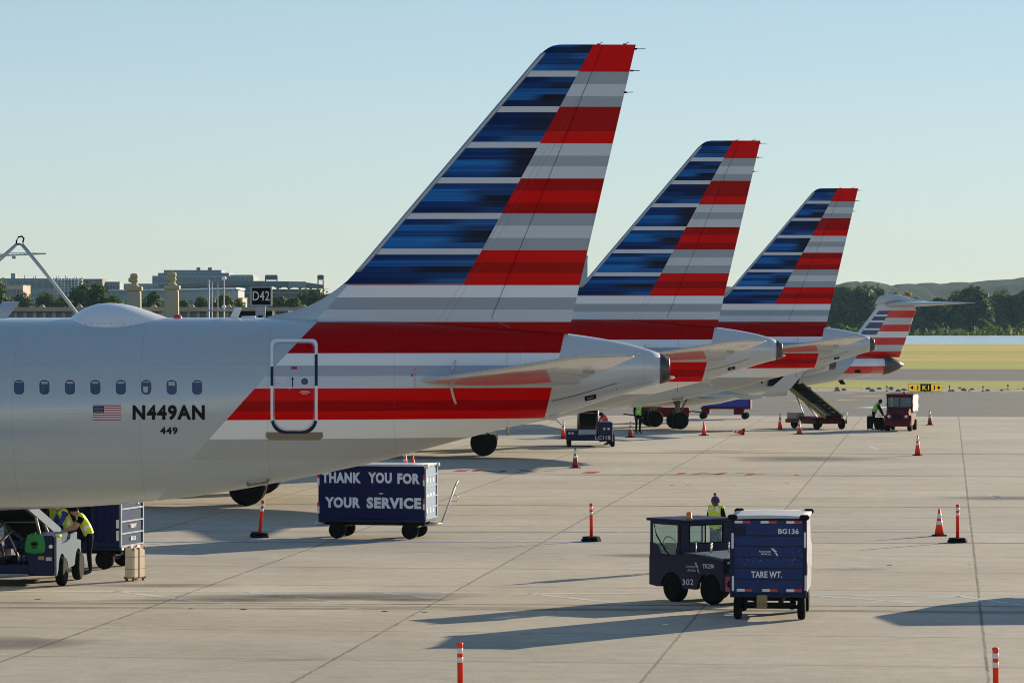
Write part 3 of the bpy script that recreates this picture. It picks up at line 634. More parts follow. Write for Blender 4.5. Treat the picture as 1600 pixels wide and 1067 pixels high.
def livery(name, s, plain=False):
    b = NB(name); vec, xyz = b.coords(); x, z = xyz[0], xyz[2]
    dirt = b.math('MULTIPLY_ADD', b.noise(.7, 6, .65, sc=(.35, 1, 1.2)), .16, .92)
    u = b.math('MULTIPLY_ADD', b.math('ADD', x, XT), s, 800); v = b.math('MULTIPLY_ADD', b.math('SUBTRACT', CAMZ, z), s, HZ)
    st = [(69, RB), (110, G5), (129, L7), (148, G5), (166.4, RD), (204, RB), (222, L7), (241, G5), (259, L7), (277.7, RD), (296, RB), (315, RD), (333, G5), (352, L7), (370, G5), (390, RB), (408, RD), (426, RB),
          (444.5, W8), (463.5, G5), (482, L7), (501, RD), (552, W8), (570, (.38, .42, .47)), (587, L7), (605, RB), (624, RD), (642, RB), (655, (.83, .84, .82)), (686, (.42, .44, .44)), (718, SILVER)]
    stripes = b.ramp(b.math('DIVIDE', b.math('SUBTRACT', v, 60), 700), [(0, RB)] + [((p - 60) / 700, c) for p, c in st], 'CONSTANT')
    def lin(c0, k, v0): return b.math('MULTIPLY_ADD', b.math('SUBTRACT', v, v0), k, c0)
    d1, d2, d3 = lin(928, -.5445, 69), lin(543.5, -.898, 445), lin(883.5, -.236, 521)
    # blue field: six thin bands a period, the first of them white; every band fades from one blue to another
    idx = b.math('FLOOR', b.math('DIVIDE', b.math('SUBTRACT', v, 110.4), 9.267)); ph = b.math('FLOORED_MODULO', idx, 6)
    ule = lin(841.8, -.8485, 87.4); t = b.math('DIVIDE', b.math('SUBTRACT', u, ule), b.math('SUBTRACT', d1, ule))
    def wn(seed):
        n = b.node('ShaderNodeTexWhiteNoise', noise_dimensions='1D'); b.set(n.inputs['W'], b.math('ADD', idx, seed)); return n.outputs[0]
    BL = [(0, (.004, .02, .095)), (.25, (.006, .035, .15)), (.5, (.008, .06, .22)), (.7, (.01, .1, .33)), (.87, (.014, .14, .42))]
    BR = [(0, (.008, .012, .028)), (.28, (.009, .018, .055)), (.5, (.01, .05, .17)), (.78, (.02, .1, .3))]
    m = b.node('ShaderNodeMapRange', interpolation_type='SMOOTHSTEP'); b.set(m.inputs[0], b.math('ADD', t, b.math('MULTIPLY_ADD', wn(77.7), .3, -.15))); m.inputs[1].default_value = .42; m.inputs[2].default_value = .78
    blue = b.mix(m.outputs[0], b.ramp(wn(12.5), BL, 'CONSTANT'), b.ramp(wn(41.5), BR, 'CONSTANT'))
    fs = b.node('ShaderNodeTexWhiteNoise', noise_dimensions='1D'); b.set(fs.inputs['W'], b.math('FLOOR', b.math('DIVIDE', v, 1.545))); blue = b.mix(1.0, blue, b.math('MULTIPLY_ADD', fs.outputs[0], .55, .72), 'MULTIPLY')
    isw = b.math('LESS_THAN', ph, .5); blue = b.mix(isw, blue, (.6, .62, .65))
    col = b.mix(b.math('MULTIPLY', b.math('LESS_THAN', u, d1), b.math('LESS_THAN', v, 444.5)), stripes, blue)
    out2 = b.math('MULTIPLY', b.math('LESS_THAN', u, d2), b.math('GREATER_THAN', v, 444.5)); out3 = b.math('MULTIPLY', b.math('GREATER_THAN', u, d3), b.math('GREATER_THAN', v, 9999 if plain else 512))
    base = b.mix(out3, SILVER, (.55, .57, .58))
    o = b.math('MAXIMUM', out2, out3); col = b.mix(o, col, base)
    # panel seams: fine darker lines round and along the body
    def seams(c, step, off, wd):
        q = b.math('DIVIDE', b.math('ADD', c, off), step); dd = b.math('MULTIPLY', b.math('ABSOLUTE', b.math('SUBTRACT', q, b.math('ROUND', q))), step); return b.math('LESS_THAN', dd, wd)
    sm = b.math('MULTIPLY', b.math('MAXIMUM', seams(x, 2.66, .55, .007), b.math('MULTIPLY', seams(z, 1.04, .12, .006), .7)), .2)
    col = b.mix(b.math('MULTIPLY', sm, b.math('GREATER_THAN', v, 505)), col, (.1, .1, .1))
    if plain:
        for c0, v0, sl in ((930, 113, -.633), (905, 165, -.62)): col = b.mix(b.math('MULTIPLY', b.math('LESS_THAN', b.math('ABSOLUTE', b.math('SUBTRACT', u, lin(c0, sl, v0))), .35), b.math('MULTIPLY', b.math('GREATER_THAN', v, v0), .5)), col, (.1, .1, .1))
    col = b.mix(1.0, col, dirt, 'MULTIPLY')
    streak = b.ramp(b.noise(1.0, 5, .7, sc=(.25, 1, 2.2)), [(0, 0.0), (.6, 0.0), (.8, .22)])
    col = b.mix(b.math('MULTIPLY', streak, b.math('GREATER_THAN', v, 660)), col, (.25, .22, .17))
    rough = b.math('MULTIPLY_ADD', b.noise(2.2, 5), .14, .17)
    b.out(col, rough, b.math('MULTIPLY', o, .18), 0, .1); b.set(b.b.inputs['Coat Weight'], b.math('MULTIPLY_ADD', o, .4, .03)); b.set(b.b.inputs['Specular IOR Level'], b.math('MULTIPLY_ADD', o, .4, .05)); b.bump(b.noise(.55, 3, .5), .05, .05)
    return b.m
m_fin, m_fus = livery('tail_fin_livery', 72.9, True), livery('fuselage_livery', 74.2)
m_silver = mat('silver_paint', SILVER, .22, .25, .7, wear=.1, scale=1.0); m_wgrey = mat('wing_grey_paint', (.5, .52, .53), .2, 0, .8, wear=.12, scale=1)
m_lead = mat('bare_leading_edge', (.36, .4, .43), .35, .7, wear=.2, scale=2); m_exh = mat('exhaust_metal', (.11, .1, .095), .38, .8, wear=.5, scale=4)
m_blind = mat('window_blind', (.45, .46, .45), .6, wear=.1); m_pane = mat('cabin_pane', (.035, .06, .13), .12, coat=.5, wear=.4, scale=2.5); m_panelite = mat('painted_pane_reflection', (.07, .1, .17), .4, wear=.2); m_ring = mat('window_surround', (.5, .54, .57), .4)
m_regis = mat('dark_registration_paint', (.006, .009, .012), .5, spec=.15); m_navydecal = mat('navy_decal', (.008, .018, .07), .45, spec=.2); m_reddecal = mat('red_decal', (.4, .02, .03), .4); m_scuff = mat('scuff_plate_metal', (.25, .23, .18), .45, .6, wear=.3)
m_seal = mat('pale_seal_strip', (.62, .61, .58), .5); m_radome = mat('radome_white', (.7, .73, .76), .35, coat=.4, wear=.08)
def airfoil(x0, c, y, z, t, n=14, vert=False):
    pts = []
    for k in range(2 * n):
        a = 2 * math.pi * k / (2 * n); q = .5 - .5 * math.cos(a); th = 2.6 * (.2969 * math.sqrt(q) - .126 * q - .3516 * q * q + .2843 * q ** 3 - .1036 * q ** 4) / .3 * t / 2 * (1 if a < math.pi else -1)
        th = th * .6 + (.004 if a < math.pi else -.004)
        pts.append(Vector((x0 + c * q, y + th, z)) if vert else Vector((x0 + c * q, y, z + th)))
    return pts
FIN_LE = [(69.5, 873), (71, 864), (74, 857.5), (78, 851.5), (82, 847), (87.4, 841.8), (200, 746.5), (350, 619), (417, 562.5), (438.5, 542), (452.5, 524.6), (467.6, 502), (480.3, 476.5), (488, 450), (493, 425), (499, 405), (532, 400)]
def fin_le(v):
    return float(np.interp(v, [a for a, _ in FIN_LE], [c for _, c in FIN_LE]))
def hinge(v): return 943 - .4079 * (v - 69) if v < 498 else float(np.interp(v, [498, 514, 519.5, 533], [768, 801, 868, 884]))
def fin_te(v): return 994 - .234 * (v - 69)
def fin_half(u, v):                          # half thickness of the fin at a position on its chord
    le, te = max(fin_le(v), 845.5 - .8485 * (v - 87.4) - 14), fin_te(v)
    q = min(max((u - le) / (te - le), 0), 1); base = .11 + .17 * min(1, (v - 69) / 380)
    a = base * 2.6 * (.2969 * math.sqrt(q) - .126 * q - .3516 * q * q + .2843 * q ** 3 - .1015 * q ** 4) / .32 * .5
    if fin_le(v) < le: a = max(a, .03 + .07 * min(1, (u - fin_le(v)) / 30))
    if v > 440: a += .12 * ((v - 440) / 80) ** 2 * min(1, max(0, (u - fin_le(v)) / 120)) * max(0, 1 - q)
    return a + .008
def fin_piece(v0s, fa, fb, n=12):
    mb = MB(); rings = []
    for v in v0s:
        a, c = fa(v), fb(v); us = [a + (c - a) * (.5 - .5 * math.cos(math.pi * k / n)) for k in range(n + 1)]
        rings.append([onfin(u, v, -fin_half(u, v)) for u in us] + [onfin(u, v, fin_half(u, v)) for u in us[::-1]])
    return mb.loft(rings)
VS = [69.3, 70, 71, 72.5, 74, 76, 78, 80, 82, 85, 87.4] + [110 + 30 * k for k in range(11)] + [417, 428, 438.5, 446, 452.5, 460, 467.6, 474, 480.3, 484, 488, 491, 493, 497, 499, 505, 514, 519, 524, 532]
def fuselage(L, root):
    xs = [-L + 6.5 * (1 - math.cos(math.pi / 2 * k / 14)) for k in range(15)] + [-L + 7 + k for k in range(int(L - 7 - 16))] + [-16.2 + .3 * k for k in range(51)] + [-.95, -.7, -.42, -.2]
    xs = sorted(set(round(x, 3) for x in xs)); rings = []
    for x in xs:
        zt, zb, hw = sect(x, L); c, h = (zt + zb) / 2, (zt - zb) / 2
        rings.append([Vector((x, hw * math.cos(2 * math.pi * k / 96), c + h * math.sin(2 * math.pi * k / 96))) for k in range(96)])
    o = MB().loft(rings).build('fuselage', m_fus, root)
    zt, zb, hw = sect(-.19); c = (zt + zb) / 2; mb = MB(); rings = []
    for x, k in ((-.205, 1.015), (-.1, .99), (-.01, .95), (0, .93), (0, .7), (-.25, .62)):
        zt, zb, hw = sect(max(min(x, 0), -.2)); zc, h = (zt + zb) / 2, (zt - zb) / 2
        rings.append([Vector((x, hw * k * math.cos(2 * math.pi * j / 40), zc + h * k * math.sin(2 * math.pi * j / 40))) for j in range(40)])
    mb.loft(rings); e = mb.build('tail_exhaust', m_exh, root)
    MB().lathe([(.015, -.03), (.035, 0), (.045, .05), (.03, .09), (.005, .11)], (.0, 0, CAMZ + (HZ - 590) / S0), axis='x', seg=10).build('tail_light', m_white, e)
    return o
def cut_project(mb, pts2, faces, mi=0, off=.004):   # flat letters laid onto the curved skin
    mb.add([onskin(u, v, off) for u, v in pts2], faces, mi)
def stab(side, root):
    secs = [(.35, -6.15, 4.3, 4.62, .42), (1.0, -5.42, 3.42, 4.70, .38), (3.5, -3.78, 2.3, 4.98, .26), (5.9, -2.24, 1.28, 5.27, .15), (6.15, -2.02, 1.06, 5.3, .11), (6.28, -1.8, .76, 5.315, .05)]
    mb = MB(); mb.loft([airfoil(x, c, side * y, z, t) for y, x, c, z, t in secs]); o = mb.build('horizontal_stabilizer', m_wgrey, root)
    return o
def wing(side, x0, root, shark):
    secs = [(0, x0 - .6, 7.6, 2.35, .95), (1.9, x0 + .9, 6.3, 2.5, .85), (6.4, x0 + 3.2, 3.9, 2.93, .5), (16.2, x0 + 8.05, 1.65, 3.85, .2), (16.9, x0 + 8.5, 1.4, 3.95, .12)]
    o = MB().loft([airfoil(x, c, side * y, z, t) for y, x, c, z, t in secs]).build('wing', m_wgrey, root); mb = MB()
    if shark:
        rings = []
        for k in range(9):
            a = k / 8 * R(82) if k < 6 else R(82); q = min(k / 5, 1); y = 16.9 + .55 * math.sin(min(k, 5) / 5 * R(82)); z = 3.95 + .55 * (1 - math.cos(min(k, 5) / 5 * R(82))) + max(0, k - 5) * .68
            x = x0 + 8.5 + .5 * q + max(0, k - 5) * .62; c = 1.4 - .12 * k
            rings.append([Vector((p.x, side * (y + max(0, k - 5) * .09), z)) + Vector((0, side * (p.z - z) * math.sin(a), (p.z - z) * math.cos(a))) for p in airfoil(x, c, 0, z, .1)])
        mb.loft(rings)
    else:
        mb.prism([(x0 + 8.6, 3.95), (x0 + 9.3, 4.55), (x0 + 10.2, 4.6), (x0 + 10, 3.95), (x0 + 10.2, 3.3), (x0 + 9.3, 3.35)], side * 16.9, side * 16.96, 'y')
    mb.build('winglet', m_silver, o)
    mb = MB()
    for y in (4.2, 7.6, 11.2):
        xq = x0 + np.interp(y, [1.9, 6.4, 16.2], [7.2, 7.1, 9.7]) - 1.9; zq = 2.35 + y * .092 - .22; mb.lathe([(.02, 0), (.14, .5), (.17, 1.2), (.1, 2.1), (.01, 2.6)], (xq, side * y, zq), axis='x', seg=10)
    mb.build('flap_fairing', m_wgrey, o)
def wheel(mb_t, mb_r, c, r, wdt, axis='y', seg=28, q=.58):
    h = wdt / 2; e = q - .58; mb_t.lathe([(r * q, -h * .85), (r * (.72 + e * .6), -h), (r * .93, -h * .86), (r, -h * .45), (r, h * .45), (r * .93, h * .86), (r * (.72 + e * .6), h), (r * q, h * .85)], c, axis, seg=seg)
    mb_r.lathe([(.02, -h * .5), (r * .2, -h * .55), (r * .22, -h * .35), (r * .45, -h * .4), (r * (q - .01), -h * .83), (r * (q - .005), -h * .6), (r * (q - .005), h * .6), (r * (q - .01), h * .83), (r * .45, h * .4), (r * .22, h * .35), (r * .2, h * .55), (.02, h * .5)], c, axis, seg=seg)
m_leg = mat('gear_leg_paint', (.16, .16, .165), .45, .2, wear=.4, scale=6)
def gear(root, x, y, r, zt, nose=False, door=True):
    g = MB().tube([(x + .02, y, zt), (x, y, zt * .55), (x, y, r)], [.16, .13, .1] if not nose else [.1, .08, .06], seg=12)
    hh = .46 if not nose else .25; g.tube([(x, y - hh, r), (x, y + hh, r)], .07, seg=10); g.tube([(x + .02, y, r + .25), (x + .55, y, zt - .1)], .05); g.tube([(x - .25, y, zt * .6), (x - .22, y, r + .15)], .025); g.tube([(x, y, zt * .7), (x + .05, y + (1 if y < 0 else -1) * (0 if nose else 1.2), zt)], .06)
    o = g.build('landing_gear', m_leg, root)
    for q in (-hh, hh):
        tb, rb = MB(), MB(); wheel(tb, rb, Vector((x, y + q, r)), r, .42 if not nose else .22); w = tb.build('wheel', m_tyre, o); rb.build('rim', m_rimdark, o)
    if not door: return
    if not nose:
        s = 1 if y > 0 else -1; MB().box(x - .35, x + .55, y + s * .62, y + s * .66, r + .35, zt - .1, bev=.01).box(x + .12, x + .62, y - .05, y - .02, r + .1, r + .55, bev=.01).build('gear_door', m_wgrey, o)
    else: MB().box(x + .2, x + .9, y - .6, y - .57, r + .5, zt - .1, bev=.01).box(x + .2, x + .9, y + .57, y + .6, r + .5, zt - .1, bev=.01).build('gear_door', m_wgrey, o)
def nacelle(root, x, y, z, r, ln):
    o = MB().lathe([(r * .78, .25), (r * .86, 0), (r * .93, .03), (r * 1.02, .5), (r * 1.06, ln * .4), (r * .9, ln * .8), (r * .72, ln), (r * .66, ln - .05), (r * .66, ln * .5)], (x, y, z), axis='x', seg=36).build('engine', m_silver, root)
    MB().lathe([(r * .76, .55), (.3, .5), (.02, .3)], (x, y, z), axis='x', seg=30).build('fan', m_dark, o); MB().lathe([(r * .5, ln * .7), (r * .42, ln * 1.1), (.15, ln * 1.15), (.03, ln * 1.35)], (x, y, z), axis='x', seg=24).build('exhaust_plug', m_exh, o)
    MB().prism([(x + .5, z + r * .9), (x + ln + 1.2, z + r * .75), (x + ln + 1.2, z + r * 1.1), (x + 1.3, z + r * 1.25)], y - .12, y + .12, 'y').build('pylon', m_wgrey, o)
def ring_path(x0, x1, y0, y1, rt, rb, n=7):
    pts = []
    for cx, cy, r, a0 in ((x1 - rt, y0 + rt, rt, -90), (x1 - rb, y1 - rb, rb, 0), (x0 + rb, y1 - rb, rb, 90), (x0 + rt, y0 + rt, rt, 180)):
        for k in range(n + 1): a = R(a0 + 90 * k / n); pts.append((cx + r * math.cos(a), cy + r * math.sin(a)))
    out = []
    for i, p in enumerate(pts):              # split the long sides so that they follow the skin
        q = pts[(i + 1) % len(pts)]; k = max(1, int(math.hypot(q[0] - p[0], q[1] - p[1]) / 6)); out += [(p[0] + (q[0] - p[0]) * j / k, p[1] + (q[1] - p[1]) * j / k) for j in range(k)]
    return out
def airliner(loc, L, xg, label, shark, nearest):
    t = thing('airliner', label, 'airplane', loc, group='striped tail airliners parked side by side')
    fz = fuselage(L, t)
    f = fin_piece(VS, fin_le, lambda v: hinge(v) - .7).build('tail_fin', m_fin, t)
    fin_piece([v for v in VS if v <= 524.5], hinge, fin_te).build('rudder', m_fin, t)
    mb = MB(); mb.loft([[onfin(hinge(v) - 3, v, q * .8 * fin_half(hinge(v) - 3, v)) for q in (-1, 1)] + [onfin(hinge(v) + 3, v, q * .8 * fin_half(hinge(v) + 3, v)) for q in (1, -1)] for v in VS if v < 498]).build('hinge_gap', m_dark, f)
    le = MB(); rings = []
    for v in [82, 87.4] + [110 + 30 * k for k in range(11)] + [425]:
        u0 = fin_le(v); wd = 8 if v > 84 else 6; rings.append([onfin(u0 - 1.2, v, 0), onfin(u0 + wd * .3, v, -fin_half(u0 + wd * .3, v) - .012), onfin(u0 + wd, v, -fin_half(u0 + wd, v) - .006), onfin(u0 + wd, v, fin_half(u0 + wd, v) + .006), onfin(u0 + wd * .3, v, fin_half(u0 + wd * .3, v) + .012)])
    le.loft(rings).build('leading_edge_strip', m_lead, f)
    mb = MB()
    for (u, v), (u2, v2) in (((994, 76), (1009, 76)), ((988, 110), (1000, 110)), ((978, 144), (990, 143.5)), ((936, 69), (942, 65)), ((977, 69), (983, 65))):
        mb.tube([onfin(u - 3, v), onfin(u + 2, v)], .022, seg=6); mb.tube([onfin(u, v), onfin(u2, v2)], .008, seg=5)
    mb.build('static_wick', m_dark, f)
    for s in (-1, 1):
        stab(s, t); wing(s, xg - 4.9, t, shark); gear(t, xg, s * 3.8, .585, 2.3); nacelle(t, xg - 5.4, s * 5.75, 1.75, 1.08, 3.3)
    gear(t, -L + 5.07, 0, .38, 2.2, True)
    mb = MB(); mb.loft([[Vector((xg + q * 5.2, 1.9 * k * math.cos(2 * math.pi * j / 24), 2.3 + .65 * k * math.sin(2 * math.pi * j / 24))) for j in range(24)] for q, k in ((-1.1, .1), (-.8, .7), (-.3, 1), (.3, 1), (.8, .6), (1.15, .1))]); mb.build('belly_fairing', m_silver, t)
    # cabin windows, the near row
    k = 0; x = (308 - 800) / 74.6 - XT
    rg = random.Random(5)
    while x > -L + 5 and k < 60:
        u, v = 800 + (x + XT) * 74.6, 605; mb = MB()
        for (w2, h2, mi, off) in ((9.6, 13.2, 1, .002), (7.9, 11.4, 0, .005)):
            ring = ring_path(u - w2, u + w2, v - h2, v + h2, w2 * .8, w2 * .8, 5); mb.add([onskin(a, c, off) for a, c in ring], [list(range(len(ring)))], mi)
        if k in (1, 2, 4, 6) or rg.random() < .25:   # a blind part way down
            hh = {1: 9, 2: -2, 4: 2, 6: -4}.get(k, rg.uniform(-6, 6)); q = [(u - 5, v - 7), (u + 5, v - 7), (u + 5, v - 7 + max(1.6, abs(hh) * .5)), (u - 5, v - 7 + max(1.6, abs(hh) * .5))] if k != 2 else [(u - 5.5, v - 1), (u + 2.5, v - 1), (u + 2.5, v + 8), (u - 4, v + 8)]
            mb.add([onskin(a, c, .007) for a, c in q], [(0, 1, 2, 3)], 2)
        mb.add([onskin(u + a, v + c, .0075) for a, c in ((-5.2, -8.6), (5.2, -8.6), (5.6, -7.4), (-5.6, -7.4))], [(0, 1, 2, 3)], 2)
        if rg.random() < .6: e = rg.uniform(-4, 3); mb.add([onskin(u + a, v + c, .0065) for a, c in ((e, -5), (e + 2, -5), (e + 1, 6.5), (e - 1, 6.5))], [(0, 1, 2, 3)], 3)  # slanted paler streak, a reflection painted on the pane
        mb.build('cabin_window', [m_pane, m_ring, m_blind, m_panelite], t); x -= .533; k += 1
    # rear door
    inn = ring_path(427, 492, 534.5, 673, 8, 22); oth = ring_path(422.6, 496.6, 529.6, 678, 11, 26)
    n = len(inn); oth = [min(oth, key=lambda q: (q[0] - (a + (a - 459.5) * .09)) ** 2 + (q[1] - (c + (c - 603) * .035)) ** 2) for a, c in inn]
    oth = [(a + (4.3 if a > 459.5 else -4.3) * min(1, abs(a - 459.5) / 25), c + (4.6 if c > 603 else -4.6) * min(1, max(0, abs(c - 603) - 40) / 27)) for a, c in inn]
    dv = MB(); vs = [onskin(*p, .005) for p in inn] + [onskin(*p, .005) for p in oth]
    for i in range(n):
        j = (i + 1) % n; u, v = inn[i][0], (inn[i][1] + inn[j][1]) / 2
        dark = v > 655 or (552 < v < 605 and u > 543.5 - .898 * (v - 445)); dv.f.append([i, j, n + j, n + i]); dv.m.append(1 if dark else 0); dv.sm.append(False)
    for off, hw in ((.0, .35),):             # the shut line of the door
        i0 = len(vs); vs += [onskin(a + (1.6 if a < 459.5 else -1.6), c + (1.6 if c < 603 else -1.6), .006) for a, c in inn] + [onskin(a + (1.6 - .7 if a < 459.5 else -1.6 + .7), c + (.9 if c < 603 else -.9), .006) for a, c in inn]
        for i in range(n): j = (i + 1) % n; dv.f.append([i0 + i, i0 + j, i0 + n + j, i0 + n + i]); dv.m.append(2); dv.sm.append(False)
    dv.v = vs; door = dv.build('cabin_door', [m_white, m_navydecal, m_greyletter], t)
    mb = MB(); mb.add([onskin(476 + 7 * math.cos(a * .2618), 596 + 7 * math.sin(a * .2618), .006) for a in range(24)], [list(range(24))], 1); mb.add([onskin(476 + 5.6 * math.cos(a * .2618), 596 + 5.6 * math.sin(a * .2618), .009) for a in range(24)], [list(range(24))], 0); mb.build('door_window', [m_pane, m_white], door)
    sp = MB(); rows = [(415.5, 504, 674), (415, 504.5, 678), (415, 504.5, 682), (421, 498.5, 686.5)]; g = []
    for a, c, v in rows: g += [onskin(a + (c - a) * q / 8, v + 1, .003) for q in range(9)]
    sp.add(g, [(r * 9 + q, r * 9 + q + 1, r * 9 + q + 10, r * 9 + q + 9) for r in range(3) for q in range(8)]); sp.build('scuff_plate', m_scuff, door)
    mb = MB()
    def rq(u0, u1, v0, v1, mi=0, off=.007): mb.add([onskin(u0, v0, off), onskin(u1, v0, off), onskin(u1, v1, off), onskin(u0, v1, off)], [(0, 1, 2, 3)], mi)
    rq(455, 464, 572.5, 577, 0); rq(456.2, 458, 591, 604.5, 1)
    mb.add([onskin(457.1, 588.5, .007), onskin(459.2, 593, .007), onskin(455, 593, .007)], [(0, 1, 2)], 1)
    for u in (448, 452.5): rq(u, u + .6, 586, 602, 3)
    rq(446, 455, 585, 585.6, 3); rq(428, 439, 597.5, 598.6, 3); rq(449, 454, 606.5, 607.4, 2); rq(470, 482, 611, 611.8, 2); rq(468, 485, 612.7, 613.6, 2); rq(472, 480, 614.6, 615.4, 2)
    mb.build('door_markings', [m_reddecal, m_navydecal, m_letter, m_greyletter], door)
    # stabiliser trim scale, seal strips, vents, masts
    mb = MB()
    for k in range(15): rq(647.2, 648.6 + (1.2 if k % 3 == 0 else 0), 576 + k * 2.9, 577 + k * 2.9)
    rq(642.5, 645.5, 584, 588)
    mb.build('trim_scale_marks', [m_reddecal], t)
    mb = MB(); mb.loft([[onskin(u - 2, v, .005), onskin(u - 1.2, v, .05), onskin(u + 1.2, v, .05), onskin(u + 2, v, .005)] for u, v in ((711.5, 563), (709.5, 568), (707.5, 574), (706, 580))], closed=False)
    mb.loft([[onskin(u - 2, v, .005), onskin(u - 1.2, v, .05), onskin(u + 1.2, v, .05), onskin(u + 2, v, .005)] for u, v in ((704.5, 602), (706, 610), (708.5, 620), (712, 630))], closed=False); mb.build('stabilizer_seal', m_seal, t)
    mb = MB(); rq2 = [(913, 619.5), (931, 615.5), (932, 622.5), (914, 626.5)]; mb.add([onskin(*p, .006) for p in rq2], [(0, 1, 2, 3)]); mb.add([onskin(u, v, .012) for u, v in ((917, 621.5), (927, 618.5), (928, 620.5), (918, 623.5))], [(0, 1, 2, 3)], 1); mb.build('vent_grille', [m_dark, m_scuff], t)
    mb = MB()
    for pth in ([(963, 598), (930, 608), (895, 618.5), (862, 626)], [(963, 598), (963, 608), (963, 618)], [(792, 552), (792, 560), (792, 566)], [(792, 656), (792, 662), (792, 668)]):
        for (u, v), (u2, v2) in zip(pth, pth[1:]): mb.add([onskin(u, v, .004), onskin(u2, v2, .004), onskin(u2 + .5, v2 + .8, .004), onskin(u + .5, v + .8, .004)], [(0, 1, 2, 3)])
    mb.build('panel_line', m_dark, t)
    mb = MB(); xa, xb2, xc = (838 - 800) / S0 - XT, (866 - 800) / S0 - XT, (874 - 800) / S0 - XT; mb.prism([(xa, sect(xa)[1] + .05), (xb2, sect(xb2)[1] - .1), (xc, sect(xc)[1] - .04), (xc, sect(xc)[1] + .05)], -.12, .12, 'y', bev=.02); mb.tube([(xb2, 0, sect(xb2)[1] - .05), (xc + .05, 0, sect(xc)[1] - .22)], .02, seg=6); mb.build('tail_bumper', m_wgrey, t)
    mb = MB(); mb.tube([onskin(387, 755, -.01), onskin(387, 752, .09), onskin(418, 747.5, .09), onskin(419, 750, -.01)], .03, seg=8); mb.tube([onskin(792, 667, -.02), onskin(794, 671, .12)], .02, seg=6); mb.build('drain_mast', m_scuff, t)
    mb = MB()
    for (u0, v0), (u1, v1), (u2, v2), (u3, v3) in (((357, 498), (366, 480.5), (377, 480.5), (370, 498)), ((-160, 499), (-151, 481), (-140, 481), (-147, 499))): mb.prism([(onfin(a, c).x, onfin(a, c).z) for a, c in ((u0, v0), (u1, v1), (u2, v2), (u3, v3))], -.02, .02, 'y')
    mb.build('blade_antenna', m_radome, t)
    mb = MB(); mb.prism([(onfin(a, c).x, onfin(a, c).z) for a, c in ((376, 498), (377, 494), (398, 493.5), (399, 498))], -.05, .05, 'y'); mb.build('antenna_base', m_radome, t)
    mb = MB(); rings = []
    prof = [(107, .02), (111, .2), (120, .45), (135, .75), (152, .94), (172, 1), (192, .95), (212, .8), (232, .57), (252, .32), (266, .13), (277, .02)]
    for u, hq in prof:
        c = onfin(u, 502, s=S0); hgt = .395 * hq; wdt = .82 * (hq ** .5); rings.append([Vector((c.x, wdt * math.cos(math.pi * k / 20), c.z - .06 * (1 - abs(math.sin(math.pi * k / 20))) - .1 * abs(math.cos(math.pi * k / 20)) ** 2 + hgt * math.sin(math.pi * k / 20))) for k in range(21)])
    mb.loft(rings, cap=False, closed=False)
    rd = mb.build('antenna_dome', m_radome, t); mb = MB()
    for k in range(14):
        u = 120 + k * 10; hq = float(np.interp(u, [a for a, _ in prof], [c for _, c in prof])); c = onfin(u, 502, s=S0); a = .2; p = Vector((c.x, -.82 * hq ** .5 * math.cos(a) - .004, c.z - .12 + .395 * hq * math.sin(a))); mb.box(p.x - .014, p.x + .014, p.y - .004, p.y + .004, p.z - .012, p.z + .012, bev=0)
    mb.build('dome_rivet', m_greyletter, rd)
    c = onfin(276, 496); MB().lathe([(.09, -.06), (.1, 0), (.07, .05), (.01, .065)], (c.x, 0, c.z), seg=12).build('beacon', m_red, t)
    if nearest:
        mb = MB()
        def flat(s, u0, u1, v0, v1, bold=.02, sp=1.05):
            vs, fs = text_mesh(s, bold, sp); bm = bmesh.new(); bv = [bm.verts.new((a, 0, c)) for a, c in vs]
            for q in fs:
                try: bm.faces.new([bv[i] for i in q])
                except ValueError: pass
            for k in range(1, 6): bmesh.ops.bisect_plane(bm, geom=list(bm.verts) + list(bm.edges) + list(bm.faces), plane_co=(0, 0, k / 6), plane_no=(0, 0, 1))
            bm.verts.index_update(); mb.add([onskin(u0 + v.co.x * (u1 - u0), v1 - v.co.z * (v1 - v0), .005) for v in bm.verts], [[v.index for v in q.verts] for q in bm.faces]); bm.free()
        flat('N449AN', 207, 320, 632.5, 656.5, .045, 1.16); mb.build('registration', m_regis, t)
        mb = MB(); flat('449', 250, 277.5, 667, 678.5, .04, 1.14); mb.build('fleet_number', m_regis, t)
        mb = MB()
        for k in range(13):
            v0, v1 = 633 + k * 23.4 / 13, 633 + (k + 1) * 23.4 / 13; u0 = 162.5 if k < 7 else 145
            for q in range(2): a, c = u0 + (189 - u0) * q / 2, u0 + (189 - u0) * (q + 1) / 2; mb.add([onskin(a, v0), onskin(c, v0), onskin(c, v1), onskin(a, v1)], [(0, 1, 2, 3)], k % 2)
        mb.add([onskin(a, c) for a, c in ((145, 633), (162.5, 633), (162.5, 639.3), (162.5, 645.6), (145, 645.6), (145, 639.3))], [list(range(6))], 2)
        for r in range(5):
            for q in range(6 - r % 2): u, v = 146.8 + q * 2.8 + (r % 2) * 1.4, 634.4 + r * 2.4; mb.add([onskin(u + .6 * math.cos(a * 1.2566), v + .6 * math.sin(a * 1.2566), .007) for a in range(5)], [list(range(5))], 1)
        mb.build('flag_decal', [m_reddecal, m_letter, m_navydecal], t)
    return t
airliner((XT, DT, 0), 44.5, -22.8, 'nearest and largest striped tail airliner with N449AN on its silver flank', True, True)
airliner(((1222 - 800) / F * 119.3, 119.3, 0), 33.84, -17.5, 'striped tail airliner in the middle, second nearest, its fin between two others', False, False)
third = airliner(((1366 - 800) / F * 160, 160, -.14), 33.84, -17.4, 'third striped tail airliner, the farthest of the three tall fins', False, False)
for o in third.children:                     # it stands lower on its legs; the wheels stay on the ground
    if o.name.startswith('landing_gear'): o.location.z = .14

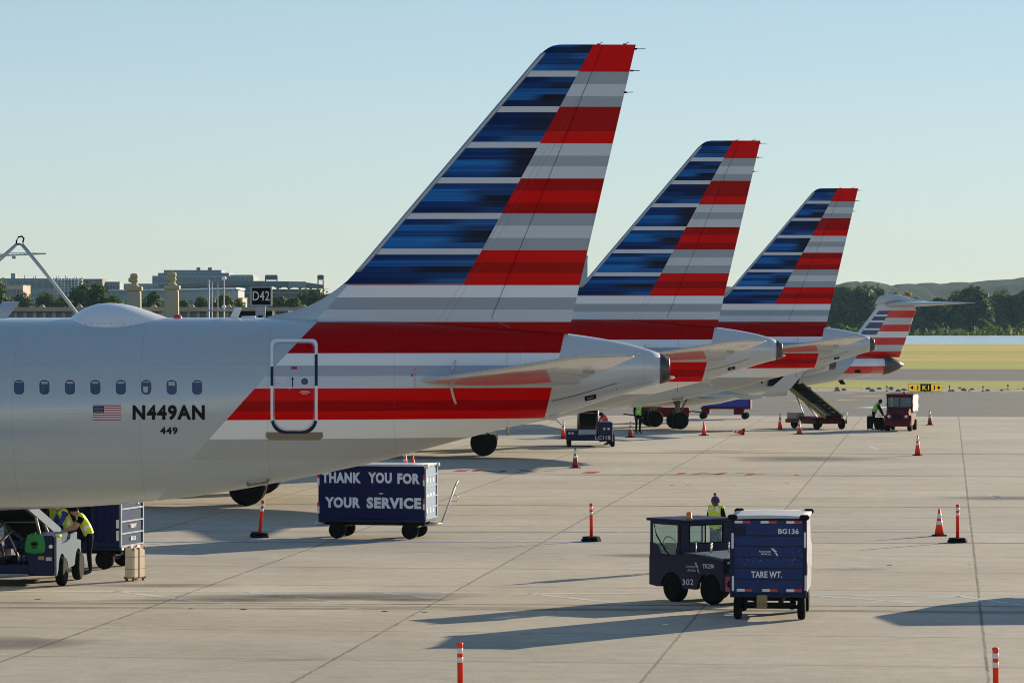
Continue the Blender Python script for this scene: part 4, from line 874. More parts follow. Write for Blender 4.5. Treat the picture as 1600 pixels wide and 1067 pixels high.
# ------------------------------------------------------------------ small T-tail jet behind the airliners (yawed, nose to the left)
def regional():
    th = R(17); d0 = 199.1; X0 = (1413 - 800) / F * d0; s = F / d0
    t = thing('regional_jet', 'small jet with high T-tail, striped fin and dark tail cone at right', 'airplane', (X0, d0, 0), th)
    def q(u, v, dy=0): return ((u - 1413) / s / math.cos(th), CAMZ + (HZ - v) / s)
    b = NB('small_jet_livery'); vec, xyz = b.coords(); x, z = xyz[0], xyz[2]
    zz = lambda v: CAMZ + (HZ - v) / s
    bands = [(0, SILVER), (zz(601), W8), (zz(594), L7), (zz(583.5), RB), (zz(572), W8), (zz(560), RB), (zz(549), L7), (zz(539), RB), (zz(528), W8), (zz(518), RB), (zz(507.5), L7), (zz(497), RB), (zz(486), (.62, .65, .68))]
    st = b.ramp(b.math('DIVIDE', z, 8), [(p / 8, c) for p, c in bands], 'CONSTANT')
    lo = b.math('MULTIPLY_ADD', b.math('SUBTRACT', z, zz(583)), 1.0 * 40 / 46 / math.cos(th) * .95, q(1300, 583)[0])
    col = b.mix(b.math('MULTIPLY', b.math('LESS_THAN', x, b.math('MULTIPLY_ADD', b.math('SUBTRACT', z, zz(600)), 1.0, q(1290, 600)[0])), b.math('LESS_THAN', z, zz(530))), st, SILVER)
    bd = b.math('MULTIPLY_ADD', b.math('SUBTRACT', z, zz(487)), .62, q(1388, 487)[0])
    ib = b.math('MULTIPLY', b.math('MULTIPLY', b.math('LESS_THAN', x, bd), b.math('GREATER_THAN', z, zz(523))), b.math('LESS_THAN', z, zz(486)))
    bb = b.ramp(b.math('DIVIDE', b.math('SUBTRACT', z, zz(523)), zz(486) - zz(523)), [(0, (.02, .05, .17)), (.2, W8), (.27, (.012, .03, .12)), (.44, (.02, .06, .2)), (.53, W8), (.6, (.012, .03, .12)), (.78, W8), (.84, (.015, .045, .17))], 'CONSTANT')
    col = b.mix(ib, col, bb)
    lez = b.math('MULTIPLY_ADD', b.math('SUBTRACT', z, zz(515)), .86, q(1347, 515)[0])
    col = b.mix(b.math('MULTIPLY', b.math('LESS_THAN', x, lez), b.math('GREATER_THAN', z, zz(523))), col, (.62, .65, .68))
    b.out(col, .22, 0, .7); ml = b.m
    prof = [(-36.2, 2.6, .02), (-36, 2.62, .35), (-35, 2.72, .8), (-33.5, 2.82, 1.15), (-31, 2.88, 1.345), (-14, 2.88, 1.345), (-11, 2.92, 1.32), (-8, 3.05, 1.14), (-5, 3.22, .87), (-3, 3.3, .66), (-1.35, 3.34, .52)]
    rings = [[Vector((x, r * math.cos(a * math.pi / 24), zc + r * math.sin(a * math.pi / 24))) for a in range(48)] for x, zc, r in prof]
    MB().loft(rings).build('fuselage', ml, t)
    MB().loft([[Vector((x, r * math.cos(a * math.pi / 16), zc + r * math.sin(a * math.pi / 16))) for a in range(32)] for x, zc, r in ((-1.36, 3.34, .525), (-.9, 3.35, .46), (-.4, 3.36, .27), (-.05, 3.36, .06))]).build('tail_cone', m_exh, t)
    fin = []
    for v, a, c, hw in ((462, 1378, 1416, .07), (470, 1373, 1430, .1), (486, 1364, 1431, .13), (515, 1341, 1421, .17), (540, 1322, 1412, .2), (558, 1308, 1405, .22)):
        xa, z = q(a, v); xc, _ = q(c, v); fin.append(airfoil(xa, xc - xa, 0, z, hw * 2.4, vert=True))
    f = MB().loft(fin).build('tail_fin', ml, t)
    bl = MB().loft([[Vector((q(u, 0)[0], w * math.cos(a * math.pi / 10), zz(v) + h * math.sin(a * math.pi / 10))) for a in range(20)] for u, v, w, h in ((1366, 474, .03, .03), (1374, 470, .16, .26), (1386, 467, .24, .27), (1402, 467, .26, .24), (1420, 470, .22, .17), (1440, 472, .12, .1), (1456, 473, .02, .02))])
    bl.build('bullet_fairing', m_wgrey, f)
    for sd in (-1, 1):
        xr, zr = q(1380, 476)
        o = MB().loft([airfoil(xr + a, c, sd * y, zr + y * .02, tk) for y, a, c, tk in ((0, 0, 2.9, .62), (.3, .15, 2.7, .6), (2.2, 1.25, 2.0, .4), (4.1, 2.45, 1.2, .14), (4.3, 2.75, .85, .05))]).build('horizontal_stabilizer', m_wgrey, t)
        xg = -14.1; x0 = xg - 4.6
        w = MB().loft([airfoil(x0 + a, c, sd * y, z, tk) for y, a, c, z, tk in ((0, 0, 6.0, 1.75, .5), (1.4, .6, 5.2, 1.76, .5), (4, 2.1, 3.1, 1.8, .32), (11.9, 5.55, 1.5, 1.98, .14))]).build('wing', m_wgrey, t)
        MB().loft([[Vector((p.x, sd * (11.9 + .02 + yy), 0)) + Vector((0, sd * (p.z - zc) , zc)) for p in airfoil(xx, c, 0, zc, .06)] for xx, c, zc, yy in ((x0 + 5.55, 1.5, 1.98, 0), (x0 + 5.95, 1.15, 2.25, .12), (x0 + 6.7, .95, 2.9, .25), (x0 + 7.3, .75, 3.45, .36))]).build('winglet', m_wgrey, w)
        mb = MB()
        for y in (4.6, 7.6): mb.lathe([(.02, 0), (.1, .4), (.12, .9), (.02, 1.6)], (x0 + 3.3 + y * .37 - .2, sd * y, 1.66 + y * .02), axis='x', seg=8)
        mb.build('flap_fairing', m_wgrey, w)
        gear(t, xg, sd * 2.05, .45, 1.7, False, False)
        nac = MB().lathe([(.5, .1), (.58, 0), (.66, .3), (.72, 1.3), (.66, 2.5), (.5, 3.4), (.42, 3.75), (.38, 3.7), (.38, 3)], (-9.2, sd * 2.05, 3.5), axis='x', seg=28).build('engine', m_silver, t)
        MB().lathe([(.4, 3.3), (.36, 4.15), (.2, 4.2), (.18, 3.5)], (-9.2, sd * 2.05, 3.5), axis='x', seg=20).build('exhaust_nozzle', m_exh, nac)
        MB().prism([(-8.6, 3.62), (-6.2, 3.62), (-5.8, 3.4), (-8.6, 3.4)], sd * .9, sd * 1.5, 'y').build('pylon', m_silver, nac)
    gear(t, -33.2, 0, .25, 1.7, True)
    MB().loft([[Vector((xg + q * 4.4, 1.5 * k * math.cos(2 * math.pi * j / 24), 1.72 + .62 * k * math.sin(2 * math.pi * j / 24))) for j in range(24)] for q, k in ((-1.1, .1), (-.8, .75), (-.3, 1), (.3, 1), (.7, .7), (1.1, .1))]).build('belly_fairing', m_wgrey, t)
    # open hold door: a dark sheet painted as its inner shade, edged by a frame, reached by the belt loader
    def sk(x, z, off): return Vector((x, -math.sqrt(max(.01, 1.345 ** 2 - (z - 2.9) ** 2)) - off, z))
    xa, xb = -8.5, -6.6
    for_x = lambda x: float(np.interp(x, [p[0] for p in prof], [p[2] for p in prof])); for_z = lambda x: float(np.interp(x, [p[0] for p in prof], [p[1] for p in prof]))
    def sk2(x, z, off): r = for_x(x); return Vector((x, -math.sqrt(max(.01, r * r - (z - for_z(x)) ** 2)) - off, z))
    mb = MB(); g = []
    for k in range(7):
        z = 2.25 + k * 1.25 / 6; g += [sk2(xa + (xb - xa) * j / 4, z, .015) for j in range(5)]
    mb.add(g, [(r * 5 + c, r * 5 + c + 1, r * 5 + c + 6, r * 5 + c + 5) for r in range(6) for c in range(4)]); hd = mb.build('cargo_door_shade', m_dark, t)
    mb = MB(); zs = [2.25 + k * 1.25 / 6 for k in range(7)]
    for x in (xa, xb): mb.tube([sk2(x, z, .02) for z in zs], .03, seg=6)
    for z in (2.25, 3.5): mb.tube([sk2(xa + (xb - xa) * j / 4, z, .02) for j in range(5)], .03, seg=6)
    mb.build('door_frame', m_scuff, hd)
    vs, fs = text_mesh('N588NN', .02, 1.1); mb = MB(); mb.add([sk2(-12.0 + a * 3.2, 2.4 + c * .5, .012) for a, c in vs], fs); mb.build('registration', m_regis, t)
    mb = MB()
    for k in range(26):
        x = -30.5 + k * .8
        if not (-9.6 < x < -5): g = [sk2(x + .11 * math.cos(a * .524), 3.25 + .16 * math.sin(a * .524), .012) for a in range(12)]; mb = MB().add(g, [list(range(12))]); mb.build('cabin_window', m_pane, t)
    MB().prism([(-4.1, 2.7), (-3.8, 2.7), (-3.5, 2.3), (-3.8, 2.3)], -.02, .02, 'y').build('belly_antenna', m_dark, t)
    MB().box(-3.2, -2.9, -.7, -.45, 2.95, 3.1, bev=.02).build('vent_grille', m_dark, t)
    return t
regional()
# ------------------------------------------------------------------ people: one skinned body each, clothing lifted off its surface
def person(label, loc, rz, pose, shirt, trouser, skin, vest=None, hat=None, sleeves='long', group=None):
    # pose: joint name -> point; the figure faces +x, its left is +y
    J = dict(pel=(0, 0, .95), bel=(0, 0, 1.1), che=(0, 0, 1.35), nek=(0, 0, 1.5), hea=(.03, 0, 1.6), top=(.02, 0, 1.73), nos=(.125, 0, 1.6),
             Lsh=(0, .18, 1.455), Lel=(-.02, .23, 1.14), Lwr=(.08, .22, .9), Rsh=(0, -.18, 1.455), Rel=(-.02, -.23, 1.14), Rwr=(.08, -.22, .9),
             Lhi=(0, .095, .9), Lkn=(.02, .1, .49), Lan=(-.02, .11, .09), Lto=(.17, .13, .035), Rhi=(0, -.095, .9), Rkn=(.02, -.1, .49), Ran=(-.02, -.11, .09), Rto=(.17, -.13, .035))
    J.update(pose); J = {k: Vector(v) for k, v in J.items()}
    rad = dict(pel=(.15, .12), bel=(.14, .11), che=(.165, .12), nek=(.062, .062), hea=(.085, .1), top=(.07, .085), nos=(.016, .016), sh=(.07, .07), el=(.052, .05), wr=(.034, .034), hi=(.095, .095), kn=(.062, .062), an=(.045, .045), to=(.036, .03))
    names, edges = [], []; P3, RR, TG = [], [], []
    def jr(n): return rad.get(n) or rad[n[1:]]
    def tagof(n):
        k = n if n in rad else n[1:]
        return {'nek': 0, 'hea': 0, 'top': 0, 'nos': 0, 'wr': 0, 'pel': 2, 'hi': 2, 'kn': 2, 'an': 2, 'to': 3, 'el': 1 if sleeves == 'long' else 0}.get(k, 1)
    idx = {}
    def add(n, p, r, t): idx[n] = len(P3); P3.append(Vector(p)); RR.append(r); TG.append(t)
    for n in J: add(n, J[n], jr(n), tagof(n))
    E = [('pel', 'bel'), ('bel', 'che'), ('che', 'nek'), ('nek', 'hea'), ('hea', 'top'), ('hea', 'nos')]
    for s in 'LR': E += [('che', s + 'sh'), (s + 'sh', s + 'el'), (s + 'el', s + 'wr'), ('pel', s + 'hi'), (s + 'hi', s + 'kn'), (s + 'kn', s + 'an'), (s + 'an', s + 'to')]
    for s in 'LR':                               # palm, five fingers
        w_, e_ = J[s + 'wr'], J[s + 'el']; d = (w_ - e_).normalized(); side = d.cross(Vector((1, 0, 0)) if abs(d.x) < .8 else Vector((0, 0, 1))).normalized(); nrm = d.cross(side)
        add(s + 'pm', w_ + d * .07, (.036, .02), 0); E.append((s + 'wr', s + 'pm'))
        for k, (o, l) in enumerate(((-.03, .07), (-.01, .08), (.01, .075), (.028, .06))):
            add(f'{s}f{k}', w_ + d * .1 + side * o, (.011, .01), 0); add(f'{s}g{k}', w_ + d * (.1 + l * .6) + side * o * 1.1 + nrm * .02, (.009, .009), 0); add(f'{s}h{k}', w_ + d * (.1 + l * .85) + side * o + nrm * .045, (.007, .007), 0)
            E += [(s + 'pm', f'{s}f{k}'), (f'{s}f{k}', f'{s}g{k}'), (f'{s}g{k}', f'{s}h{k}')]
        add(s + 't0', w_ + d * .06 - side * .05 + nrm * .01, (.011, .011), 0); add(s + 't1', w_ + d * .1 - side * .06 + nrm * .03, (.008, .008), 0); E += [(s + 'pm', s + 't0'), (s + 't0', s + 't1')]
    me = bpy.data.meshes.new('body'); me.from_pydata([tuple(p) for p in P3], [(idx[a], idx[b]) for a, b in E], [])
    o = bpy.data.objects.new('body', me); COL.objects.link(o)
    o.modifiers.new('skin', 'SKIN'); sv = me.skin_vertices[0].data if me.skin_vertices else None
    if sv is None:
        bm = bmesh.new(); bm.from_mesh(me); bm.verts.layers.skin.verify(); bm.to_mesh(me); bm.free(); sv = me.skin_vertices[0].data
    for i, r in enumerate(RR): sv[i].radius = r; sv[i].use_root = (i == idx['pel'])
    sb = o.modifiers.new('smooth', 'SUBSURF'); sb.levels = 2; sb.render_levels = 2
    dg = bpy.context.evaluated_depsgraph_get(); dg.update(); m2 = bpy.data.meshes.new_from_object(o.evaluated_get(dg)); bpy.data.objects.remove(o)
    for m in list(m2.materials): pass
    m2.materials.clear()
    for m in (skin, shirt, trouser, m_boot, m_white, m_blackcloth): m2.materials.append(m)
    segs = [(idx[a], idx[b]) for a, b in E]
    def where(c):
        best = None
        for a, b in segs:
            pa, pb = P3[a], P3[b]; t = max(0, min(1, (c - pa).dot(pb - pa) / max(1e-9, (pb - pa).length_squared))); dd = (c - (pa + (pb - pa) * t)).length - (RR[a][0] * (1 - t) + RR[b][0] * t)
            if best is None or dd < best[0]: best = (dd, a, b, t)
        return best[1:]
    inv = {v: k for k, v in idx.items()}; torso = []
    for p in m2.polygons:
        a, b, t = where(p.center); na, nb = inv[a], inv[b]; ta, tb = TG[a], TG[b]
        if na == 'che' and nb == 'nek': mi = 1 if t < .75 else 0
        elif nb[1:] == 'wr': mi = (1 if t < .93 else 0) if sleeves == 'long' else 0
        elif nb[1:] == 'el': mi = 1 if (sleeves == 'long' or t < .55) else 0
        elif nb[1:] == 'to': mi = 3
        elif nb[1:] == 'an': mi = 2 if t < .93 else 3
        elif (na, nb) == ('pel', 'bel'): mi = 2 if t < .35 else 1
        else: mi = ta if t < .5 else tb
        p.material_index = mi; p.use_smooth = True
        if (na, nb) in (('bel', 'che'), ('che', 'nek'), ('pel', 'bel')) or (na == 'che' and nb[1:] == 'sh'):
            if not (nb == 'nek' and t > .7) and not (na == 'pel' and t < .15): torso.append((p.index, na, nb, t))
    body = bpy.data.objects.new('person', m2); COL.objects.link(body); body.location = loc; body.rotation_euler.z = rz; tag(body, label, 'person', group)
    if vest:
        mb = MB(); vmap = {}
        for pi, na, nb, t in torso:
            p = m2.polygons[pi]; f = []
            for vi in p.vertices:
                if vi not in vmap: vmap[vi] = len(mb.v); mb.v.append(m2.vertices[vi].co + m2.vertices[vi].normal * .022)
                f.append(vmap[vi])
            band = (na == 'bel' and .05 < t < .35) or (na == 'che' and nb[1:] == 'sh' and t > .45 and t < .7); mb.f.append(f); mb.m.append(1 if band else 0); mb.sm.append(True)
        mb.build('vest', [vest, m_band], body)
    h, u = J['hea'], (J['top'] - J['hea']).normalized(); fw = (J['nos'] - J['hea']); fw = (fw - u * fw.dot(u)).normalized(); lf = u.cross(fw)
    rot = Matrix((fw, lf, u)).transposed()
    def hd(a, b, c): return h + rot @ Vector((a, b, c))
    mb = MB()
    for s in (-1, 1): mb.loft([[hd(-.01 + .012 * k, s * (.083 + .012 * (k % 2)), -.03 + .0 + q * .05) for k in range(3)] for q in (0, .5, 1)], smooth=True, closed=True)
    mb.build('ear', skin, body)
    mb = MB()
    for s in (-1, 1): mb.lathe([(.002, -.011), (.011, 0), (.002, .011)], hd(.088, s * .033, .022), 'x', seg=8)
    mb.build('eye', [m_black], body)
    cap = MB(); rings = []
    n = 9
    for k in range(n):
        a = k / (n - 1) * math.pi / 2; r = math.cos(a); z = .03 + .125 * math.sin(a)
        rings.append([hd(-.012 + .112 * r * math.cos(j * .3927), .098 * r * math.sin(j * .3927), z + (-.02 if math.cos(j * .3927) < 0 else .01) * (1 - k / n)) for j in range(16)])
    cap.loft(rings)
    if hat == 'beanie':
        cap.lathe([(.012, .16), (.035, .17), (.04, .19), (.03, .215), (.01, .225)], h, 'z', seg=12); o = cap.build('knit_hat', m_purple, body)
    else: cap.build('hair', m_blackcloth, body)
    return body
LEAN = dict(bel=(.06, 0, 1.09), che=(.17, 0, 1.28), nek=(.27, 0, 1.4), hea=(.37, 0, 1.49), top=(.4, 0, 1.62), nos=(.46, 0, 1.46), Lsh=(.2, .18, 1.37), Rsh=(.2, -.18, 1.37))
g = lambda px, d: Vector(((px - 800) / F * d, d, 0))
person('person in purple knit hat and yellow vest standing behind the blue tractor', g(1119, 86.5), math.pi + .8, dict(hea=(.03, -.01, 1.6), nos=(.1, -.075, 1.6), Lel=(-.04, .25, 1.15), Rel=(.05, -.22, 1.16), Rwr=(.26, -.12, 1.12)), m_blackcloth, m_blackcloth, m_skin, m_hivis, 'beanie')
person('person in yellow vest and dark trousers bending over the belt beside the blue cart', g(140, 84.3), math.pi + .15, {**LEAN, 'Lel': (.33, .22, 1.12), 'Lwr': (.56, .16, 1.06), 'Rel': (.36, -.22, 1.14), 'Rwr': (.58, -.16, 1.05)}, m_blackcloth, m_navycloth, m_skinlight, m_hivis, None, 'short')
person('person in blue shirt and yellow vest, middle of the three under the belly', g(110, 86.6), math.pi + .5, {**LEAN, 'Lel': (.35, .22, 1.1), 'Lwr': (.5, .14, .98), 'Rel': (.35, -.22, 1.1), 'Rwr': (.5, -.14, .98)}, m_bluecloth, m_navycloth, m_skinlight, m_hivis)
person('person in yellow vest, leftmost of the three under the belly', g(88, 87.8), math.pi + 1.2, dict(Lel=(.12, .24, 1.16), Lwr=(.3, .18, 1.06), Rel=(.12, -.24, 1.16), Rwr=(.3, -.18, 1.06)), m_maroon, m_navycloth, m_skin, m_hivis)
person('person in red checked top leaning over the loader under the second tail', g(950, 169), math.pi + .3, {**LEAN, 'hea': (.33, 0, 1.4), 'top': (.36, 0, 1.52), 'nos': (.42, 0, 1.37), 'Lel': (.38, .24, 1.12), 'Lwr': (.55, .12, 1.02), 'Rel': (.38, -.24, 1.12), 'Rwr': (.55, -.12, 1.02)}, m_pink, m_navycloth, m_skin)
person('person in green vest and black trousers standing left of the airliner wheels', g(997, 185), .4 - math.pi / 2, dict(Lel=(.05, .25, 1.15), Rel=(.05, -.25, 1.15)), m_blackcloth, m_navycloth, m_skin, m_hivisg)
person('person in green vest bending to pull black bags by the red tractor', g(1365, 191), 0.1, {**LEAN, 'Lel': (.36, .2, 1.1), 'Lwr': (.48, .14, .86), 'Rel': (.38, -.2, 1.08), 'Rwr': (.5, -.14, .84), 'Lkn': (.08, .12, .5), 'Lan': (.12, .12, .09), 'Lto': (.3, .13, .035), 'Rkn': (-.03, -.1, .5), 'Ran': (-.14, -.1, .1), 'Rto': (.04, -.11, .035)}, m_blackcloth, m_blackcloth, m_skin, m_hivisg)
# ------------------------------------------------------------------ baggage carts, tractors, loaders
def rotz(a): return Matrix.Rotation(a, 4, 'Z')
def logo(mb, fn, mi=0):                       # slanted two-piece flight symbol, unit square
    mb.add([fn(*p) for p in ((.05, 1), (.4, 1), (.72, .5), (.5, .5))], [(0, 1, 2, 3)], mi); mb.add([fn(*p) for p in ((.52, .46), (.74, .46), (1, 0), (.75, .08))], [(0, 1, 2, 3)], mi)
    mb.add([fn(*p) for p in ((.45, .78), (.62, .78), (.8, .56), (.7, .5))], [(0, 1, 2, 3)], mi)
def wheels(root, spots, r, wdt, axis='y', rim=None, q=.58):
    for c in spots:
        tb, rb = MB(), MB(); wheel(tb, rb, Vector(c), r, wdt, axis, 24, q); o = tb.build('wheel', m_tyre, root); rb.build('rim', rim or m_rimdark, o)
m_plank = mat('blue_plank_paint', (.018, .04, .14), .5, spec=.2, wear=.5, scale=3); m_deep = mat('deep_navy_panel', (.004, .008, .06), .45, spec=.15, wear=.25, scale=3); m_frame = mat('navy_frame_paint', (.008, .014, .05), .5, spec=.2, wear=.35, scale=5)
m_palepanel = mat('pale_cart_panel', (.2, .28, .4), .7, wear=.35, scale=5, spec=.1); m_groove = mat('panel_groove', (.008, .012, .03), .8); m_rust = mat('rusty_plate', (.3, .22, .11), .7, .2, wear=.5, scale=7); m_dusty = mat('dusty_white_roof', (.5, .52, .54), .55, wear=.25, scale=2.5)

# cart BG136, seen from behind: x runs forward along the slab rows, rear face at x = 0
RZ = math.atan2(GY, GX)
t = thing('baggage_cart', 'blue baggage cart lettered BG136 parked behind the tractor in front', 'cart', (5.15, 71.95, 0), RZ)
def rf(px, py, off=-.004): return Vector((off, -(px - 1200) / 77.8, CAMZ - (py - HZ) / 77.8))
def zz(a, c, off=-.004): return rf(1000 + a / 4.447, 750 + c / 4.447, off)
b0 = MB().box(0, .05, -.74, .74, .52, 2.0, bev=.01).build('rear_panel', m_plank, t)
mb = MB()
for zy in (385, 460, 535, 611, 690): p = zz(650, zy); mb.box(-.003, .002, -.70, .70, p.z - .013, p.z + .011, bev=0)
mb.build('plank_groove', m_groove, b0)
mb = MB().box(-.025, .06, .69, .77, .5, 2.02).box(-.025, .06, -.77, -.69, .5, 2.02).box(-.03, .07, -.77, .77, .44, .53).box(-.03, .07, -.77, .77, 1.985, 2.05); mb.build('frame', m_frame, t)
def tape(root, *quads):
    mb = MB()
    for q4, mi in quads: mb.add(q4, [(0, 1, 2, 3)], mi)
    mb.build('reflective_tape', [m_band, m_red], root)
def zq(x0, x1, y0, y1, off=-.034): return [zz(x0, y0, off), zz(x1, y0, off), zz(x1, y1, off), zz(x0, y1, off)]
for a in (655, 836, 1014): tape(t, (zq(a, a + 55, 282, 299), 0), (zq(a + 55, a + 110, 282, 299), 1))
for a in (670, 845, 1014): tape(t, (zq(a, a + 55, 754, 773), 0), (zq(a + 55, a + 108, 754, 773), 1))
for a, c, e in ((633, 368, 475), (636, 665, 770), (1136, 360, 466), (1141, 658, 764)): tape(t, (zq(a, a + 15, c, e), 0))
def tx(s, x0, x1, y0, y1, bold=.025):
    mb = MB(); text(mb, s, lambda a, c: zz(x0 + (x1 - x0) * a, y1 + (y0 - y1) * c, -.006), bold); mb.build('lettering', m_letter, b0)
tx('BG136', 957, 1100, 335, 372, .03); tx('TARE WT.', 770, 985, 632, 678, .035); tx('American', 822, 906, 486, 501, .01); tx('Airlines', 838, 906, 504, 519, .01); mb = MB(); logo(mb, lambda a, c: zz(902 + 58 * a, 526 - 54 * c, -.006)); mb.build('emblem', m_letter, b0)
mb = MB(); mb.add([zz(a, c, -.005) for a, c in ((652, 318), (734, 318), (734, 380), (652, 380))], [(0, 1, 2, 3)]); rg = random.Random(4)
m_scr = mat('bare_scrape', (.3, .33, .4), .6)
for k in range(46):
    a, c = rg.uniform(660, 1070), 555 + rg.gauss(0, 12)
    if rg.random() < .2: a, c = rg.uniform(1050, 1130), rg.uniform(405, 560)
    s = rg.uniform(2, 9); mb.add([zz(a, c, -.0055), zz(a + s, c - s * .35, -.0055), zz(a + s * 1.1, c - s * .1, -.0055), zz(a + .1 * s, c + s * .25, -.0055)], [(0, 1, 2, 3)], 1)
mb.build('scuffs', [m_groove, m_scr], b0)['kind'] = 'stuff'
mb = MB(); mb.loft([[Vector((x, y, z + .03 * math.cos(y / .78 * 1.4))) for y, z in [(-.78 + 1.56 * k / 10, 2.05) for k in range(11)] + [(.78 - 1.56 * k / 10, 2.0) for k in range(11)]] for x in (-.03, .3, .6, 1.0, 1.4, 1.8, 2.2, 2.43)]); mb.build('roof', m_dusty, t)
for x in (-.06, 2.3):
    for s in (-1, 1): MB().box(x, x + .22, s * .72 - .1, s * .72 + .1, 2.0, 2.1, bev=.03).build('corner_bumper', m_black, t)
mb = MB().box(0, 2.4, -.7, .7, .44, .5).box(2.36, 2.41, -.74, .74, .5, 2.0); mb.build('deck', m_frame, t)
for s in (-1, 1):
    mb = MB(); rings = []
    for i in range(25):
        x = .06 + 2.28 * i / 24; rings.append([Vector((x, s * (.75 + .02 * math.sin(k / 8 * math.pi) * (1 + .8 * math.sin(i * 1.3)) + .014 * math.sin(i * 2.9 + k * .7) + .008 * math.sin(k * 2.1 + i)), .52 + 1.46 * k / 10)) for k in range(11)])
    mb.loft(rings, cap=False, closed=False); mb.build('side_curtain', mat('grey_violet_curtain', (.26, .25, .31), .8, wear=.6, scale=4), t)
mb = MB().tube([(.12, -.6, .25), (.12, .6, .25)], .04).tube([(2.1, -.6, .25), (2.1, .6, .25)], .04).box(0, 2.3, -.28, -.2, .3, .44).box(0, 2.3, .2, .28, .3, .44).box(.02, .1, -.5, .5, .27, .34)
for s in (-1, 1): mb.tube([(.12, s * .5, .44), (.3, s * .52, .3), (.12, s * .54, .25)], .03).box(.05, .3, s * .47 - .04, s * .47 + .04, .2, .42)
mb.build('chassis', m_dark, t)
MB().box(-.14, 0, .02, .23, .24, .5, bev=.02).box(-.2, -.12, .08, .17, .26, .34).build('hitch_plate', m_rust, t)
wheels(t, [(.12, .62, .235), (.12, -.66, .235), (2.1, .62, .235), (2.1, -.66, .235)], .235, .16)

# tractor TK236: x forward (away and left), y left
h = Vector((-.62, .785, 0)); RT = math.atan2(.785, -.62)
t = thing('baggage_tractor', 'dark navy baggage tractor with cab numbered TK236 pulling the cart', 'tractor', (4.99, 75.67, 0), RT)
LF = 2.35
def arch(cx, cz, r, a0=180, a1=0, n=10): return [(cx + r * math.cos(R(a0 + (a1 - a0) * k / n)), cz + r * math.sin(R(a0 + (a1 - a0) * k / n))) for k in range(n + 1)]
prof = [(.03, .4), (.0, .4)] if 0 else []
side_poly = [(0, .32)] + arch(.42, .3, .38, 176, 4) + [(.85, .3), (1.28, .3)] + arch(1.62, .28, .35, 176, 4) + [(2.1, .3), (LF, .33), (LF, .95), (1.38, 1.0), (1.3, 1.05), (.85, 1.05), (.45, 1.0), (.2, .97), (0, .94)]
bd = MB()
for y0, y1 in ((.66, .74), (-.74, -.66)): bd.prism(side_poly, y0, y1, 'y')
bd.box(.0, .06, -.66, .66, .32, 1.0).box(2.29, 2.35, -.66, .66, .33, .95).box(.06, 2.29, -.66, .66, .45, .6)
m_tug = mat('tractor_paint', (.011, .01, .038), .45, wear=.5, scale=4, spec=.25); bd.build('body', m_tug, t)
bd = MB().prism([(.02, .985), (.5, 1.035), (1.3, 1.06), (1.3, 1.0), (.02, .93)], -.74, .65, 'y'); bd.build('engine_deck', mat('worn_deck_paint', (.13, .17, .22), .5, wear=.5), t)
for x, y in ((1.1, .5), (1.05, .1), (.9, -.25), (.8, .35)):
    mb = MB(); mb.tube([(x, y, 1.04), (x, y, 1.22)], .012, seg=6); mb.lathe([(.004, 1.21), (.02, 1.23), (.02, 1.25), (.004, 1.27)], (x, y, 0), seg=8); mb.build('control_lever', m_steel, t)
cb = MB()
zr = 1.70
for y in (.7, -.74): cb.box(1.35, 1.44, y, y + .04 if y > 0 else y + .04, .95, zr)
cb.box(2.26, 2.33, .7, .74, .95, zr).box(2.26, 2.33, -.74, -.7, .95, zr)
# rear wall with its window opening
cb.box(1.35, 1.4, .47, .74, 1.0, zr).box(1.35, 1.4, -.74, -.49, 1.0, zr).box(1.35, 1.4, -.49, .47, 1.0, 1.24).box(1.35, 1.4, -.49, .47, 1.62, zr)
cb.prism([(2.33, .95), (2.33, 1.25), (2.1, 1.2), (1.95, .95)], .7, .74, 'y'); cb.box(1.44, 2.26, .7, .74, 1.63, zr)
cb.box(2.3, 2.34, -.7, .7, .95, 1.2).box(2.3, 2.34, -.7, .7, 1.63, zr)
cab = cb.build('cab', m_tug, t)
MB().box(1.25, 2.42, -.72, .78, 1.70, 1.76, bev=.02).build('roof', m_navy, t)
mb = MB()
for y0, y1 in ((-.47, .0), (.02, .45)): mb.box(1.372, 1.378, y0, y1, 1.25, 1.61, bev=0)
rw = mb.build('rear_window', m_clear, cab)
MB().box(1.34, 1.36, -.5, .48, 1.225, 1.25, bev=0).box(1.34, 1.36, -.5, .48, 1.61, 1.635, bev=0).box(1.34, 1.36, -.505, -.48, 1.25, 1.61, bev=0).box(1.34, 1.36, .455, .48, 1.25, 1.61, bev=0).box(1.345, 1.36, .0, .03, 1.25, 1.61, bev=0).build('window_seal', m_black, rw)
MB().box(2.315, 2.322, -.68, .68, 1.2, 1.63, bev=0).build('windscreen', m_clear, cab)
mb = MB(); mb.box(1.5, 2.24, .714, .72, 1.0, 1.62, bev=0); mb.build('door_glass', m_clear, cab)
MB().tube([(2.2, .73, 1.62), (2.12, .735, 1.4), (1.9, .735, 1.16), (1.7, .73, .98)], .015).box(1.44, 2.26, .7, .735, .95, 1.0).build('door_frame', m_dark, cab)
mb = MB(); mb.loft([[Vector((2.02 + math.cos(a) * .17 * .35 + c * .012 * math.cos(a) * .35, .44 + (.17 + .014 * c) * math.sin(a), 1.2 + (.17 + .014 * c) * math.cos(a) * .9 + s * .014)) for c, s in ((1, 0), (0, 1), (-1, 0), (0, -1))] for a in [k * math.pi / 10 for k in range(21)]]); mb.tube([(2.2, .44, 1.0), (2.02, .44, 1.2)], .02).tube([(1.98, .28, 1.2), (2.06, .6, 1.2)], .012); mb.build('steering_wheel', m_black, t)
MB().box(1.45, 1.85, .05, .55, .62, .85, bev=.05).box(1.42, 1.55, .05, .55, .85, 1.25, bev=.05).build('seat', m_black, t)
